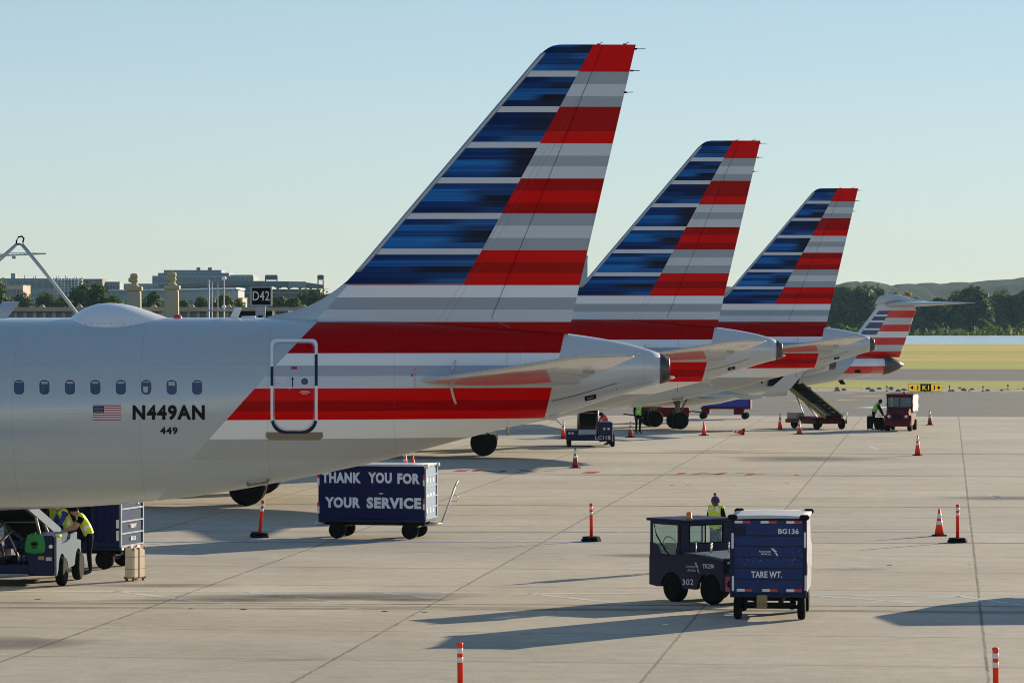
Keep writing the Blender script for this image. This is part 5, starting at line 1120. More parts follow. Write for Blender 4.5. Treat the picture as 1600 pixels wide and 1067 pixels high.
p = Vector((1.5, .35, 1.76)); MB().lathe([(.07, 0), (.075, .02), (.06, .03), (.06, .12), (.04, .145), (.005, .15)], p, seg=14).build('beacon', m_amber, t)
def sd(px, py, off=.004):
    x = (1128 - px) / (1128 - 1014) * LF; d = 75.2 + .785 * x; return Vector((x, .74 + off, CAMZ - (py - HZ) * d / F))
mb = MB(); zs_ = lambda a, c: sd(1000 + a / 4.447, 750 + c / 4.447)
def tx2(s, x0, x1, y0, y1, bold=.015, mi=0): text(mb, s, lambda a, c: zs_(x0 + (x1 - x0) * a, y1 + (y0 - y1) * c), bold, mi)
tx2('TK236', 437, 515, 582, 613, .02, 1); tx2('American', 320, 388, 588, 610); tx2('Airlines', 332, 388, 614, 636); logo(mb, lambda a, c: zs_(378 + 38 * a, 648 - 76 * c)); tx2('302', 296, 374, 688, 728, .005, 1); tx2('ground service unit', 280, 384, 740, 749, .0) if 0 else None
mb.build('lettering', [m_greyletter, m_letter], t)
mb = MB(); mb.box(-.02, 0, -.6, .66, .3, .62, bev=.01); pk = mb.build('rear_bumper', mat('faded_pink_paint', (.4, .03, .13), .5, wear=.4), t)
mb = MB(); text(mb, 'CE', lambda a, c: Vector((-.024, .62 - .5 * a, .36 + .2 * c)), .03); mb.build('lettering', m_black, pk)
MB().box(-.015, .0, .2, .68, .68, .98, bev=.01).build('rear_vent', m_dark, t); mb = MB(); mb.box(-.02, -.014, .34, .52, .7, .8, bev=0); mb.build('warning_sticker', m_yellow, t); mb = MB(); mb.box(-.02, -.014, .3, .6, .88, .93, bev=0); mb.build('number_plate', m_greyletter, t)
wheels(t, [(.42, .62, .33), (.42, -.62, .33), (1.62, .62, .31), (1.62, -.62, .31)], .325, .22)
MB().tube([(-.02, 0, .38), (-.6, -.35, .36)], .03).build('tow_bar', m_dark, t)

# general covered cart: x along its length, near side -y
def box_cart(label, loc, rz, L, end_m, side_m, open_side=False):
    t = thing('baggage_cart', label, 'cart', loc, rz); hl = L / 2
    if not open_side: MB().box(-hl, hl, -.75, -.71, .54, 2.0, bev=.01).build('side_panel', side_m, t)
    else:
        MB().box(-hl, hl, -.74, -.70, .54, .66).box(hl - .09, hl, -.75, -.68, .54, 2.0).box(hl - .75, hl - .68, -.75, -.7, .54, 2.0).box(-hl, -hl + .09, -.75, -.68, .54, 2.0).build('side_frame', m_frame, t)
        mb = MB(); rings = [[Vector((hl - .1 - i * .05, -.73 + .02 * math.sin(i * 1.9), .6 + 1.38 * k / 4)) for k in range(5)] for i in range(13)]; mb.loft(rings, cap=False, closed=False); mb.build('curtain', m_deep, t)
    MB().box(-hl, hl, .71, .75, .54, 2.0, bev=.01).build('side_panel', side_m, t)
    MB().box(-hl, hl, -.75, .75, .46, .54).box(-hl, -hl + .04, -.71, .71, .54, 2.0).build('deck', m_frame, t)
    mb = MB(); mb.loft([[Vector((x, y, z + .035 * math.cos(y / .78 * 1.4))) for y, z in [(-.78 + 1.56 * k / 10, 2.02) for k in range(11)] + [(.78 - 1.56 * k / 10, 1.985) for k in range(11)]] for x in [-hl - .02 + (L + .06) * k / 6 for k in range(7)]]); mb.build('roof', m_dusty, t)
    e = MB().box(hl - .03, hl, -.72, .72, .54, 2.0, bev=.005).build('end_panel', end_m, t)
    mb = MB()
    for z in (.56, .86, 1.15, 1.45, 1.74, 2.0): mb.box(hl - .005, hl + .03, -.74, .74, z - .018, z + .018, bev=0)
    for y in (-.735, .735): mb.box(hl - .01, hl + .034, y - .025, y + .025, .54, 2.0, bev=0)
    mb.build('frame_bar', m_paleblue, e)
    mb = MB().box(-hl + .1, hl - .1, -.4, -.32, .36, .46).box(-hl + .1, hl - .1, .32, .4, .36, .46).prism([(-hl + .9, .46), (hl - .75, .46), (hl - .95, .4), (-hl + .9, .4)], -.7, -.62, 'y')
    for x in (-hl + .5, hl - .45): mb.tube([(x, -.58, .24), (x, .58, .24)], .045).box(x - .2, x + .2, -.5, .5, .3, .46)
    mb.build('chassis', m_dark, t)
    wheels(t, [(-hl + .5, -.6, .235), (-hl + .5, .6, .235), (hl - .45, -.6, .235), (hl - .45, .6, .235)], .235, .17)
    for x, sy in ((-hl, -1), (-hl, 1), (hl, -1), (hl, 1)): MB().lathe([(.02, -.02), (.06, 0), (.065, .08), (.04, .12)], (x - .02 if x > 0 else x, sy * .74, 1.99), 'x', seg=10).build('corner_bumper', m_white, t)
    return t
L = 2.99
t = box_cart('navy baggage cart lettered THANK YOU FOR YOUR SERVICE', (-3.70, 98.6, 0), R(-10.5), L, m_palepanel, m_deep); hl = L / 2
def ts(px, py, off=.004):
    x = (px - 664) / (664 - 497) * L + hl; d = 97.6 + (hl - x) * .182; return Vector((x, -.75 - off, CAMZ - (py - HZ) * d / F))
q = lambda a, c: ts(460 + a / 6.154, 700 + c / 6.154)
m_pgl = mat('pale_grey_lettering', (.66, .69, .76), .5, wear=.15)
def tx3(s, x0, x1, y0, y1, tilt):
    mb = MB(); text(mb, s, lambda a, c: q(x0 + (x1 - x0) * a, y1 + (y0 - y1) * c + tilt * a), .055, 0, 1.12); mb.build('lettering', m_pgl, t)
tx3('THANK', 262, 640, 230, 333, 3); tx3('YOU', 708, 936, 230, 336, 4); tx3('FOR', 990, 1205, 240, 344, 3); tx3('YOUR', 292, 634, 468, 572, 4); tx3('SERVICE', 694, 1218, 470, 578, 8)
for a in (218, 1234):
    for y in (250, 520) if a < 500 else (258, 488):
        e = y + (38 if a < 500 else 50); tape(t, ([q(a, y), q(a + 21, y), q(a + 21, e), q(a, e)], 1), ([q(a, e), q(a + 21, e), q(a + 21, y + 106), q(a, y + 106)], 0))
mb = MB().add([q(240, 432), q(1240, 436), q(1240, 440), q(240, 436)], [(0, 1, 2, 3)]).add([q(815, 430), q(852, 430), q(852, 442), q(815, 442)], [(0, 1, 2, 3)], 1); mb.build('panel_seam', [m_groove, m_band], t)
mb = MB(); rg = random.Random(8)
for k in range(9): y = -.55 + (k % 3) * .42; z = .7 + .42 * (k // 3); mb.box(hl + .001, hl + .006, y, y + rg.uniform(.1, .25), z, z + rg.uniform(.08, .16), bev=0)
mb.build('end_label', m_letter, t)
MB().tube([(hl - .1, -.35, .38), (hl + .28, -.0, .4), (hl - .1, .35, .38)], .035).tube([(hl + .25, 0, .4), (hl + .32, .0, .46), (hl + .72, -.05, 1.5)], .026).tube([(hl + .66, -.05, 1.2), (hl + .78, -.05, 1.15), (hl + .74, -.05, 1.02), (hl + .6, -.05, 1.02)], .01, seg=6).tube([(hl + .68, -.12, 1.38), (hl + .76, .03, 1.58)], .022).build('drawbar', m_steel, t)
MB().tube([(-hl - .16, -.5, .4), (-hl + .1, -.5, .4)], .06).tube([(-hl - .15, -.3, .42), (-hl + .1, -.3, .42)], .05).build('rear_coupling', m_steel, t)
t = box_cart('blue baggage cart with open dark side behind the cream suitcase', (-10.66, 87.1, 0), R(-15), 3.0, m_navylite, m_deep, True); hl = 1.5
mb = MB(); E_ = lambda y, z: Vector((hl + .034, y, z))
text(mb, 'American', lambda a, c: E_(-.2 + .42 * a, 1.66 + .07 * c), .01); text(mb, 'Airlines', lambda a, c: E_(-.12 + .34 * a, 1.57 + .07 * c), .01); logo(mb, lambda a, c: E_(.2 + .24 * a, 1.52 + .27 * c)); text(mb, 'TARE WT', lambda a, c: E_(-.15 + .4 * a, .97 + .1 * c), .02); text(mb, 'BG112', lambda a, c: E_(-.1 + .3 * a, .67 + .1 * c), .02)
mb.build('lettering', m_letter, t)
mb = MB()
for k in range(3): mb.box(hl + .01, hl + .036, -.7 + k * .5, -.5 + k * .5, .47, .53, k % 2 * 0, bev=0); mb.box(hl + .01, hl + .036, -.5 + k * .5, -.38 + k * .5, .47, .53, 1, bev=0)
mb.add([Vector((hl - .1 + a, -.756, z)) for a, z in ((0, 1.0), (.07, 1.0), (.07, 1.2), (0, 1.2))], [(0, 1, 2, 3)]); mb.add([Vector((hl - .1 + a, -.756, z)) for a, z in ((0, .7), (.07, .7), (.07, .94), (0, .94))], [(0, 1, 2, 3)])
mb.build('reflective_tape', [m_band, m_red], t)

# belt loaders: x right, y away; the belt rises towards -y
def loader(label, loc, rz, body, side, rail, z0, z1, y0, y1, mods=True, xb=(-.45, .5), code=None, rail2=None):
    t = thing('belt_loader', label, 'loader', loc, rz)
    MB().box(-1.0, 1.0, .02, 3.4, .3, .5, bev=.02).build('chassis', body, t)
    if mods:
        MB().box(.42, 1.02, 0, 1.6, .26, 1.16, bev=.03).build('operator_module', body, t); MB().box(-1.1, -.52, 0, 2.6, .3, .78, bev=.05).build('engine_cover', body, t)
        pl = [(0, .26), (0, 1.14), (.5, 1.1), (.6, .95), (1.1, .95), (1.5, 1.0), (1.6, 1.1), (2.3, 1.12), (2.3, .95), (2.75, .9), (2.75, .75)] + arch(2.45, .33, .4, 10, 172)[:] + [(1.9, .36), (1.1, .34)] + arch(.6, .33, .4, 10, 172) + [(.05, .26)]
        MB().prism(pl, 1.03, 1.08, 'x').build('side_panel', side, t)
        MB().box(.5, 1.0, 1.7, 2.6, .85, .95).box(.7, 1.0, 1.75, 2.4, .95, 1.02).build('tray', m_rust, t)
    else:
        MB().box(-.95, -.4, 2.2, 3.3, .5, .85, bev=.03).build('operator_module', mat('rusty_grey_cover', (.3, .27, .24), .6, wear=.4), t); MB().box(-.75, .75, .1, 3.2, .42, .66, bev=.03).build('side_panel', body, t)
        MB().tube([(.9, -.05, .45), (.95, -.1, .85), (.7, -.1, .88), (.66, -.05, .6)], .025).build('guard_rail', m_steel, t)
    dr = Vector((0, y1 - y0, z1 - z0)).normalized(); up = Vector((0, -dr.z, dr.y)) if dr.y > 0 else Vector((0, dr.z, -dr.y))
    for k, x in enumerate(xb):
        rings = [[Vector((x + a, y, z)) + up * c for a, c in ((-.04, -.14), (.04, -.14), (.04, .08), (-.04, .08))] for y, z in ((y0, z0), (y1, z1))]; MB().loft(rings, smooth=False).build('side_rail', rail if k == 0 or not rail2 else rail2, t)
    rings = [[Vector((x, y, z)) + up * c for x, c in ((xb[0] + .045, -.1), (xb[1] - .045, -.1), (xb[1] - .045, .02), (xb[0] + .045, .02))] for y, z in ((y0, z0), (y1, z1))]; bl = MB().loft(rings, smooth=False).build('belt', m_black, t)
    mb = MB()
    for k in range(1, 9): f = k / 9; p = Vector((0, y0 + (y1 - y0) * f, z0 + (z1 - z0) * f)) + up * .022; mb.tube([(xb[0] + .06, p.y, p.z), (xb[1] - .06, p.y, p.z)], .012, seg=6)
    mb.build('belt_cleat', m_rimdark, bl)
    ym = y0 + (y1 - y0) * .55; zm = z0 + (z1 - z0) * .55
    mb = MB()
    for x in xb: mb.tube([(x, y0 + (y1 - y0) * .15, .5), (x, ym, zm - .1)], .035).tube([(x, ym + .3 * (1 if y0 > y1 else -1), .5), (x, y0 + (y1 - y0) * .75, z0 + (z1 - z0) * .75 - .1)], .03)
    mb.tube([(xb[0], ym, zm - .1), (xb[1], ym, zm - .1)], .03); mb.build('lift_strut', m_steel, t)
    wheels(t, [(1.07, .62, .325), (-.95, .62, .325), (1.07, 2.45, .325), (-.95, 2.45, .325)] if mods else [(.75, .2, .3), (-.75, .2, .3), (.75, 2.8, .3), (-.75, 2.8, .3)], .325 if mods else .3, .2, 'x', mat('dusty_rim', (.3, .26, .2), .6, wear=.4, scale=6) if mods else None, .76 if mods else .58)
    if code:
        mb = MB(); text(mb, code, lambda a, c: Vector((.25 + .72 * a, -.006, .36 + .17 * c)), .02)
        mb.build('lettering', m_greyletter, t)
        for x, y, z in ((.62, 0, .8), (.82, 0, .8), (-1.0, 0, .6), (-.85, 0, .6)): MB().box(x, x + .1, -.008, .001, z, z + .1, bev=0).build('reflector', m_greyletter, t)
    return t
o1 = Vector((-11.3, 80.5, 0))
loader('navy and pale blue belt loader under the nearest belly with green bag on it', o1, R(-4.5), m_navy, mat('loader_side_paint', (.085, .125, .175), .7, wear=.5, scale=4, spec=.1), mat('loader_rail_paint', (.11, .155, .21), .7, wear=.45, scale=4, spec=.1), .95, 1.95, 3.6, -.6)
lo = [o for o in bpy.data.objects if o.name == 'belt_loader'][0]
MB().box(.66, .8, -.012, .001, .62, .7, bev=0).build('data_plate', m_rust, lo); MB().box(.84, .97, -.012, .001, .6, .68, bev=0).build('data_plate', m_greyletter, lo)
MB().lathe([(.03, -.03), (.045, -.02), (.045, .0), (.02, .005)], (.95, 0, .92), 'y', seg=12).build('marker_lamp', m_band, lo)
for k in range(3): MB().tube([(.1 + .12 * k, .3, .52), (.16 + .1 * k, .1, .85 - .1 * k), (.3 + .05 * k, .2, 1.05), (.5, .5, 1.1 + .05 * k)], .018, seg=6).build('hose', m_black, lo)
for k, (x, z) in enumerate(((-.9, .85), (-.55, .95), (-.75, 1.1))): MB().tube([(x, .2, .5), (x + .25, .15, z), (x + .5, .6, z + .3)], .03, seg=6).build('support_bar', m_scuff if k else m_steel, lo)
MB().box(-1.0, -.1, .1, 1.3, .5, .62, bev=.02).box(-.95, -.5, .5, 1.2, .62, .95, bev=.04).build('hydraulic_unit', m_dark, lo)
MB().box(1.0, 1.12, .2, .42, 1.12, 1.17, bev=.02).build('glove', m_hivis, lo)
t = thing('green_bag', 'green cloth bag hung over the navy front of the near belt loader', 'bag', o1, R(-4.5))
mb = MB(); rings = []
for k in range(9):
    z = 1.18 - .4 * k / 8; wd = .17 + .06 * math.sin(k / 8 * 2.4); rings.append([Vector((.6 + wd * s - .02 * k / 8, -.03 - .035 * math.sin(k / 8 * 3) * (1 - s * s) - .008 * math.sin(5 * s + k), z - .03 * (1 - s * s) * k / 8)) for s in [-1 + .2 * j for j in range(11)]] + [Vector((.6 + wd * s, -.015, z)) for s in (1, 0, -1)])
mb.loft(rings); gb = mb.build('cloth', mat('green_cloth', (.02, .2, .06), .8, wear=.3), t)
mb = MB(); c0 = Vector((.59, -.072, .97)); mb.add([c0 + Vector((.085 * math.cos(a * .524), 0, .05 * math.sin(a * .524) + .01)) for a in range(12)], [list(range(12))]); mb.add([c0 + Vector((a, 0, z)) for a, z in ((-.06, -.06), (.06, -.06), (.055, -.085), (-.055, -.085))], [(0, 1, 2, 3)]); mb.build('print', m_dark, gb)
MB().tube([(.46, -.02, 1.17), (.5, .05, 1.2), (.6, .06, 1.18), (.7, .05, 1.2), (.74, -.02, 1.17)], .015).build('strap', mat('green_cloth', (.02, .2, .06), .8), t)
def bag(name, label, loc, sz, m, rz=0, cat='suitcase', group=None):
    t = thing(name, label, cat, loc, rz, group); x, y, z = sz
    MB().box(-x / 2, x / 2, -y / 2, y / 2, .05, z, bev=.05).build('shell', m, t); MB().tube([(-x * .25, 0, z - .01), (-x * .22, 0, z + .07), (x * .22, 0, z + .07), (x * .25, 0, z - .01)], .014).build('handle', m_dark, t)
    mb = MB()
    for a in (-.35, .35):
        for c in (-.3, .3): mb.lathe([(.01, -.02), (.03, -.018), (.03, .018), (.01, .02)], (a * x, c * y, .03), 'x', seg=10)
    mb.build('castor', m_black, t); return t
for k, (dx, dy, s, m, lb) in enumerate(((.05, 2.3, (.55, .3, .34), m_dark, 'black suitcase on the near belt loader\'s belt, lower one'), (-.1, 1.5, (.5, .32, .3), m_blackcloth, 'black suitcase on the near belt loader\'s belt, upper one'), (.3, 2.9, (.3, .25, .25), m_paleblue, 'small pale bag at the foot of the near belt'))):
    bag('suitcase', lb, o1 + Vector((dx, dy, .95 + (3.6 - dy) * .238 + .05)), s, m, .3 * k)
# cream suitcase on the concrete
t = thing('cream_suitcase', 'tall cream suitcase with brown straps standing on the concrete', 'suitcase', G(210.5, 907) , R(-32))
m_cream = mat('cream_shell', (.62, .54, .4), .45, wear=.15, scale=5); m_brown = mat('brown_leather', (.14, .045, .02), .55, wear=.3)
MB().box(-.14, .14, -.22, .22, .06, .76, bev=.035).build('shell', m_cream, t)
mb = MB()
for y in (-.02,): mb.box(-.145, .145, y - .025, y + .025, .06, .765, bev=.004)
for x, y in ((-.13, -.21), (.13, -.21), (-.13, .21), (.13, .21)):
    mb.box(x - .02, x + .02, y - .02, y + .02, .05, .1, bev=.008).box(x - .02, x + .02, y - .02, y + .02, .71, .765, bev=.008)
mb.box(-.16, -.14, -.12, -.06, .3, .5, bev=.004); mb.build('strap', m_brown, t)
mb = MB()
for z in (.28, .56): mb.box(-.143, .143, -.223, .223, z - .004, z + .004, bev=0)
mb.build('shell_groove', m_brown, t)
mb = MB().tube([(-.05, -.1, .76), (-.05, -.08, .81), (-.05, .08, .81), (-.05, .1, .76)], .014).box(-.16, -.145, -.06, .0, .2, .34, bev=.003); mb.build('handle', m_steel, t)
mb = MB()
for x in (-.1, .1):
    for y in (-.18, .18): mb.lathe([(.01, -.02), (.035, -.018), (.035, .018), (.01, .02)], (x, y, .035), 'x', seg=10)
mb.build('castor', m_brown, t)
loader('navy belt loader with black belt under the second airliner\'s tail', Vector(((921.5 - 800) / F * 166.4, 166.2, 0)), 0, m_navy, m_paleblue, m_yellow, .8, 2.35, 3.6, -.4, True, (-.5, .4), 'LC11B', m_paleblue)
c = (1283 - 800) / F * 193; th = math.atan2(-.92, .4) - math.pi / 2 + math.pi
loader('red belt loader with yellow rails raised to the small jet\'s hold', Vector(((1298.5 - 800) / F * 192, 192, 0)), R(23), m_maroon, m_maroon, mat('dull_yellow_rail', (.26, .19, .04), .6, wear=.4), .72, 2.35, -.3, 4.3, False, (-.5, .5))

# low trailers beyond
def trailer(label, loc, rz, hi, L):
    t = thing('baggage_trailer', label, 'trailer', loc, rz); hl = L / 2; zb = .6
    MB().box(-hl, hl, -.7, .7, zb, zb + .1).build('deck', m_maroon, t)
    if hi:
        MB().box(-hl + .1, hl - .06, -.66, .66, zb + .1, 1.16, bev=.03).build('tarpaulin', mat('royal_blue_tarpaulin', (.03, .035, .3), .6, wear=.3), t); MB().box(hl - .06, hl, -.7, .7, zb + .1, 1.18).build('end_board', m_maroon, t)
    if not hi: MB().box(-hl + .1, hl - .1, -.65, .65, .34, zb + .28, bev=.03).build('side_board', m_maroon, t)
    mb = MB().box(-hl + .05, -hl + .5, -.6, .6, .3, zb).box(hl - 1.0, hl - .4, -.6, .6, .28, zb); mb.build('axle_skirt', m_maroon, t)
    MB().tube([(-hl + .2, 0, .35), (-hl - .95, 0, .5)], .035).build('drawbar', m_dark, t)
    wheels(t, [(-hl + .12, -.55, .2), (-hl + .12, .55, .2), (hl - .35, -.55, .2), (hl - .35, .55, .2)], .2, .14, 'y', m_white)
trailer('low red trailer under a blue tarpaulin beyond the small jet\'s wing', Vector(((1136 - 800) / F * 211, 211.6, 0)), R(-8), True, 2.95)
trailer('low dark red trailer right behind the airliner wheels', Vector(((1040 - 800) / F * 204, 204, 0)), R(-4), False, 2.9)

# red tractor facing the viewer: x forward
t = thing('baggage_tractor', 'dark red tractor with windscreen and white side curtain facing the viewer', 'tractor', ((1417 - 800) / F * 188.7, 190.9, 0), math.pi * 1.5 - R(13))
MB().prism([(2.1, .3), (2.15, .5), (2.1, .95), (1.6, 1.15), (1.2, 1.2), (-1.2, 1.2), (-1.2, .3)], -.6, .6, 'y', bev=.04).build('body', m_maroon, t)
MB().box(1.0, 2.0, .58, .72, .28, .85, bev=.05).box(1.0, 2.0, -.72, -.58, .28, .85, bev=.05).box(2.05, 2.2, -.7, .7, .26, .5, bev=.03).build('fender', m_maroon, t)
cb = MB()
for y in (-.68, .62): cb.box(1.1, 1.18, y, y + .06, 1.15, 1.88).box(-1.2, -1.12, y, y + .06, 1.15, 1.88)
cb.box(-1.12, 1.1, -.66, -.64, 1.16, 1.2).box(-1.12, 1.1, .64, .66, 1.16, 1.2).box(1.1, 1.17, -.62, .62, 1.15, 1.26).box(1.1, 1.17, -.62, .62, 1.76, 1.9).box(1.11, 1.16, -.02, .02, 1.26, 1.76).box(-1.2, -1.14, -.62, .62, 1.15, 1.88)
cab = cb.build('cab', m_maroon, t); MB().box(1.13, 1.14, -.62, .62, 1.26, 1.76, bev=0).build('windscreen', m_clear, cab)
MB().box(-1.25, 1.25, -.74, .74, 1.89, 1.945, bev=.02).build('roof', m_maroon, t); MB().lathe([(.06, 1.95), (.06, 2.05), (.03, 2.09)], (.8, .2, 0), seg=12).build('beacon', m_orange, t)
for s in (-1, 1):
    mb = MB(); mb.loft([[Vector((1.05 - i * .12, s * (.7 + .03 * math.sin(i * 2.2) + .02 * math.sin(k * 1.7 + i)), 1.9 - .95 * k / 8 + (.12 if k == 8 and i % 3 == 0 else 0))) for k in range(9)] for i in range(19)], cap=False, closed=False); mb.build('side_curtain', m_canvas, t)
mb = MB()
for k in range(7): mb.box(2.135, 2.16, -.24 + k * .07, -.2 + k * .07, .56, .9, bev=0)
mb.build('grille', m_dark, t)
for y in (-.45, .45): MB().lathe([(.08, -.02), (.085, .02), (.06, .04), (.01, .05)], (2.1, y, .78), 'x', seg=14).build('headlight', m_band, t)
MB().box(.1, .5, -.5, .5, .9, 1.1, bev=.04).box(.0, .15, -.5, .5, 1.1, 1.65, bev=.05).build('seat', m_black, t)
mb = MB(); mb.loft([[Vector((.9 + .05 * math.cos(a), .25 + (.18 + .015 * c) * math.sin(a), 1.32 + (.18 + .015 * c) * math.cos(a) + s * .015)) for c, s in ((1, 0), (0, 1), (-1, 0), (0, -1))] for a in [k * math.pi / 9 for k in range(19)]]); mb.build('steering_wheel', m_black, t)
wheels(t, [(1.5, .58, .29), (1.5, -.58, .29), (-.7, .58, .29), (-.7, -.58, .29)], .29, .24)
bag('suitcase', 'dark navy upright suitcase left of the bending person in green', Vector(((1359.5 - 800) / F * 191.3, 191.3, 0)), (.32, .3, .74), m_navycloth)
bag('suitcase', 'black bulging bag pulled by the bending person in green', Vector(((1374 - 800) / F * 190.8, 190.8, 0)), (.4, .4, .68), m_blackcloth, .5)
bag('suitcase', 'smaller black bag between the pulled bag and the red tractor', Vector(((1381 - 800) / F * 190.4, 190.4, 0)), (.3, .36, .5), m_blackcloth, -.3)

# taxiway sign
d = 285; x0 = (1420 - 800) / F * d; k = d / F; zb = CAMZ - (613.5 - HZ) * k
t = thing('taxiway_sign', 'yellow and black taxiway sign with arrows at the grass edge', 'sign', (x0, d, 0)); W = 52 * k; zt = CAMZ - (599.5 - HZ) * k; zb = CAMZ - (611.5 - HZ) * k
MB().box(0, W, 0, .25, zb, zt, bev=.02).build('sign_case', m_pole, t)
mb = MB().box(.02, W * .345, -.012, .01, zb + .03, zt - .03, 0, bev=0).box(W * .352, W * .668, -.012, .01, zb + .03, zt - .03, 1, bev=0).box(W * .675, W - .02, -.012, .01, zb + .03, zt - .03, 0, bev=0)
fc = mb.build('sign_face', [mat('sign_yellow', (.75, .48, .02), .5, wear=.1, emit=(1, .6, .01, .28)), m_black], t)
mb = MB(); H = zt - zb; y = -.016
def tq(s, a0, a1, mi): text(mb, s, lambda a, c: Vector((W * (a0 + (a1 - a0) * a), y, zb + H * .2 + H * .6 * c)), .03, mi)
tq('J', .22, .29, 0); tq('K1', .41, .61, 1); tq('J', .72, .79, 0)
for a0, a1 in ((.05, .18), (.95, .83)):
    mb.box(min(W * a0, W * a1), max(W * a0, W * a1), y, y + .004, zb + H * .45, zb + H * .55, 0, bev=0); s = 1 if a1 > a0 else -1; mb.add([Vector((W * a0 - s * .02, y, zb + H * .5)), Vector((W * a0 + s * .2, y, zb + H * .8)), Vector((W * a0 + s * .2, y, zb + H * .2))], [(0, 1, 2)])
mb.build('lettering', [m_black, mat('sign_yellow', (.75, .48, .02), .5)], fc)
mb = MB()
for k2 in range(5): mb.tube([(W * (.08 + k2 * .21), .12, 0), (W * (.08 + k2 * .21), .12, zb + .02)], .04)
mb.build('leg', m_pole, t)
# edge lights in the grass
for k2, (px, py) in enumerate(((1386, 611), (1484, 610.5), (1536, 611.5), (1575, 609))):
    p = G(px, py); t = thing('edge_light', ['small taxiway light left of the yellow sign', 'small taxiway light just right of the yellow sign', 'small taxiway light midway between sign and picture edge', 'small taxiway light nearest the right picture edge'][k2], 'light', p, group='taxiway edge lights')
    MB().lathe([(.14, 0), (.12, .04), (.03, .06), (.03, .28)], seg=10).build('stem', m_dark, t); MB().lathe([(.05, .28), (.07, .33), (.06, .42), (.01, .46)], seg=10).build('lamp', m_glass, t)

# cones and delineator posts
def cone_proto(name, bands, h, m):
    t = thing(name, '', 'traffic cone'); MB().prism([(-.19, -.19), (.19, -.19), (.19, .19), (-.19, .19)], 0, .035, 'z', bev=.008).build('base', m_black, t)
    r = lambda z: .135 * (1 - z / h) + .028 * z / h; b = MB().lathe([(r(0), .03), (r(.4 * h), .4 * h), (r(h), h), (r(h) * .6, h + .005)], seg=22).build('cone_body', m, t)
    for a, c in bands: MB().lathe([(r(a * h) + .001, a * h), (r(a * h) + .004, a * h + .003), (r(c * h) + .004, c * h - .003), (r(c * h) + .001, c * h)], seg=22).build('reflective_band', m_band, b)
    return t
m_oldcone = mat('weathered_cone_plastic', (.3, .03, .012), .55, wear=.3, scale=6)
K2 = cone_proto('traffic_cone', ((.42, .56), (.66, .84)), .74, m_orange); K3 = cone_proto('tall_traffic_cone', ((.5, .62), (.72, .9)), .88, m_orange); K0 = cone_proto('plain_cone', (), .72, m_orange); KD = cone_proto('weathered_cone', ((.5, .62), (.7, .9)), .8, m_oldcone)
cones = [(K2, 1468, 837, 'orange cone with two white bands beside the post at right'), (KD, 899, 731, 'weathered dark cone standing alone in front of the navy loader'), (K3, 1434, 711.5, 'tall orange cone alone in the open right of centre, in front of red tractor'), (KD, 985, 683.5, 'small weathered cone between the navy loader and person in green vest'),
         (K3, 880, 685.5, 'bright orange cone left of the navy loader under the second tail'), (K0, 1100, 680.5, 'plain orange cone without bands in front of the airliner wheels'), (K3, 1219, 671.5, 'orange cone with white bands left of the red loader'), (K2, 1249, 678, 'orange cone standing in front of the red loader'), (KD, 1453, 664, 'weathered cone right of the red tractor'),
         (K3, 633, 739, 'white-banded cone top showing left above the lettered navy cart'), (K0, 645, 740, 'plain orange cone top showing right above the lettered navy cart')]
used_c = set()
for pr, px, py, lb in cones:
    o = pr if pr.name not in used_c else copy_tree(pr); used_c.add(pr.name); o.location = G(px, py); o.rotation_euler.z = rng.random() * 1.5; o['label'] = lb; o['group'] = 'orange cones around the stands'
o = copy_tree(K2); o.location = G(1162, 679.5) + Vector((0, 0, .135)); o.rotation_euler = (0, R(-84), R(12)); o['label'] = 'cone fallen on its side with its base facing right'; o['group'] = 'orange cones around the stands'
PD = thing('delineator_post', '', 'post'); MB().lathe([(.045, .08), (.045, .98), (.05, .99), (.05, 1.02), (.02, 1.03)], seg=18).build('post', m_orange, PD)
MB().prism([(.28 * math.cos(k * math.pi / 4 + .39), .28 * math.sin(k * math.pi / 4 + .39)) for k in range(8)], 0, .07, 'z', bev=.015).prism([(.25 * math.cos(k * math.pi / 4 + .39), .25 * math.sin(k * math.pi / 4 + .39)) for k in range(8)], .072, .13, 'z', bev=.015).build('base', m_black, PD)
for a in (.72, .86): MB().lathe([(.046, a), (.048, a + .002), (.048, a + .078), (.046, a + .08)], seg=18).build('reflective_band', m_band, PD)
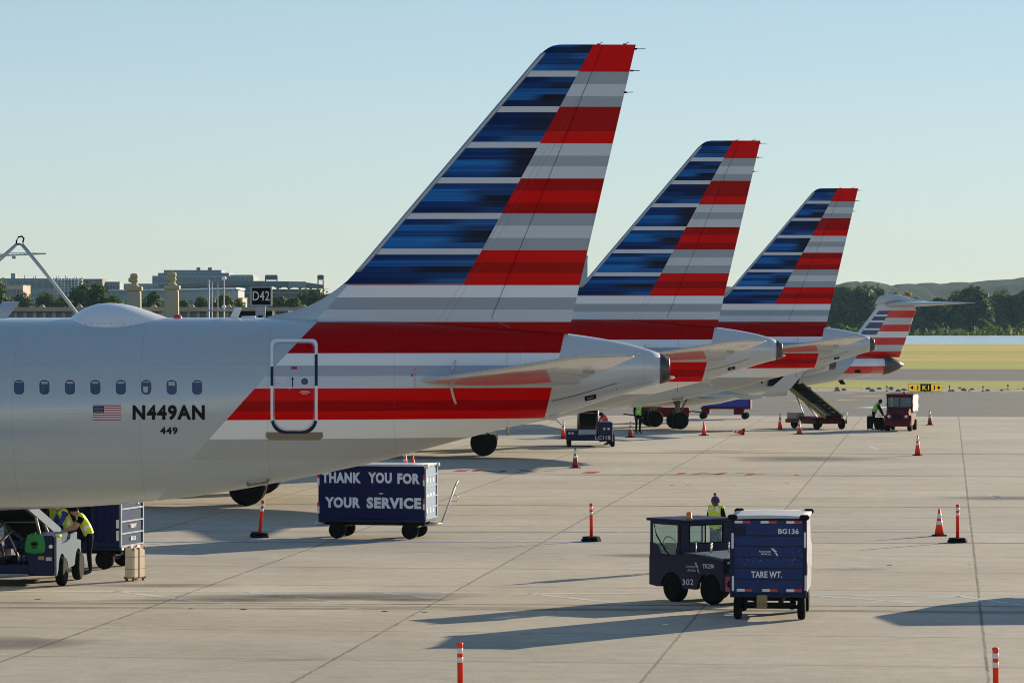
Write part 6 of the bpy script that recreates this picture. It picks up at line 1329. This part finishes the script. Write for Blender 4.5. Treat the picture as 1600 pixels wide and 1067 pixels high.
for i, (px, py, ty, lb) in enumerate(((405, 839.5, 0, 'leaning orange post with black base left of the lettered cart'), (924, 845.5, 0, 'upright orange post with black base in the middle of the concrete'), (1496.5, 847.5, 0, 'orange post with black base beside the cone at right'), (719.5, 1107, 0, 'orange post cut by the bottom edge left of centre'), (1557, 1116, 0, 'orange post cut by the bottom edge at right'))):
    o = PD if i == 0 else copy_tree(PD); o.location = G(px, py); o['label'] = lb; o['group'] = 'orange posts on black bases'; o.rotation_euler = (0, R(5.5), 0) if i == 0 else (0, R(.6 * (i - 2)), i)
# van standing just outside the right edge; its shadow reaches into the picture
t = thing('service_van', 'van outside the right picture edge whose shadow falls across the concrete', 'van', (11.9, 77.6, 0), R(8))
MB().prism([(-.1, .35), (0, 1.0), (.5, 1.35), (1.1, 1.95), (1.7, 2.15), (6, 2.2), (6.1, .35)], -.95, .95, 'y', bev=.08).build('body', m_white, t)
MB().box(1.5, 2.5, -.97, -.94, 1.35, 1.9, bev=.01).build('side_window', m_glass, t); MB().box(2.8, 4.3, -.97, -.945, .6, 1.95, bev=.01).build('sliding_door', m_white, t)
for y in (-.7, .7): MB().lathe([(.1, -.03), (.11, .02), (.02, .06)], (-.06, y, .85), 'x', seg=12).build('headlight', m_band, t)
MB().box(-.2, .0, -.95, .95, .32, .55, bev=.04).build('bumper', m_dark, t); MB().box(1.35, 1.5, -1.15, -.96, 1.35, 1.6, bev=.03).build('wing_mirror', m_dark, t)
MB().prism([(.58, 1.38), (1.12, 1.9), (1.14, 1.88), (.62, 1.36)], -.8, .8, 'y').build('windscreen', m_glass, t)
wheels(t, [(1.1, .85, .36), (1.1, -.85, .36), (5, .85, .36), (5, -.85, .36)], .36, .24)
# ------------------------------------------------------------------ the hazy air
hz = MB().box(-3000, 3000, -200, 4600, -1.2, 90, bev=0)
b = NB('hazy_air'); b.n.remove(b.b); v = b.node('ShaderNodeVolumePrincipled')
v.inputs['Color'].default_value = (.45, .75, 1, 1); v.inputs['Density'].default_value = HAZE; v.inputs['Anisotropy'].default_value = 0
b.t.links.new(v.outputs[0], b.n['Material Output'].inputs['Volume'])
tag(hz.build('haze', b.m), kind='stuff')
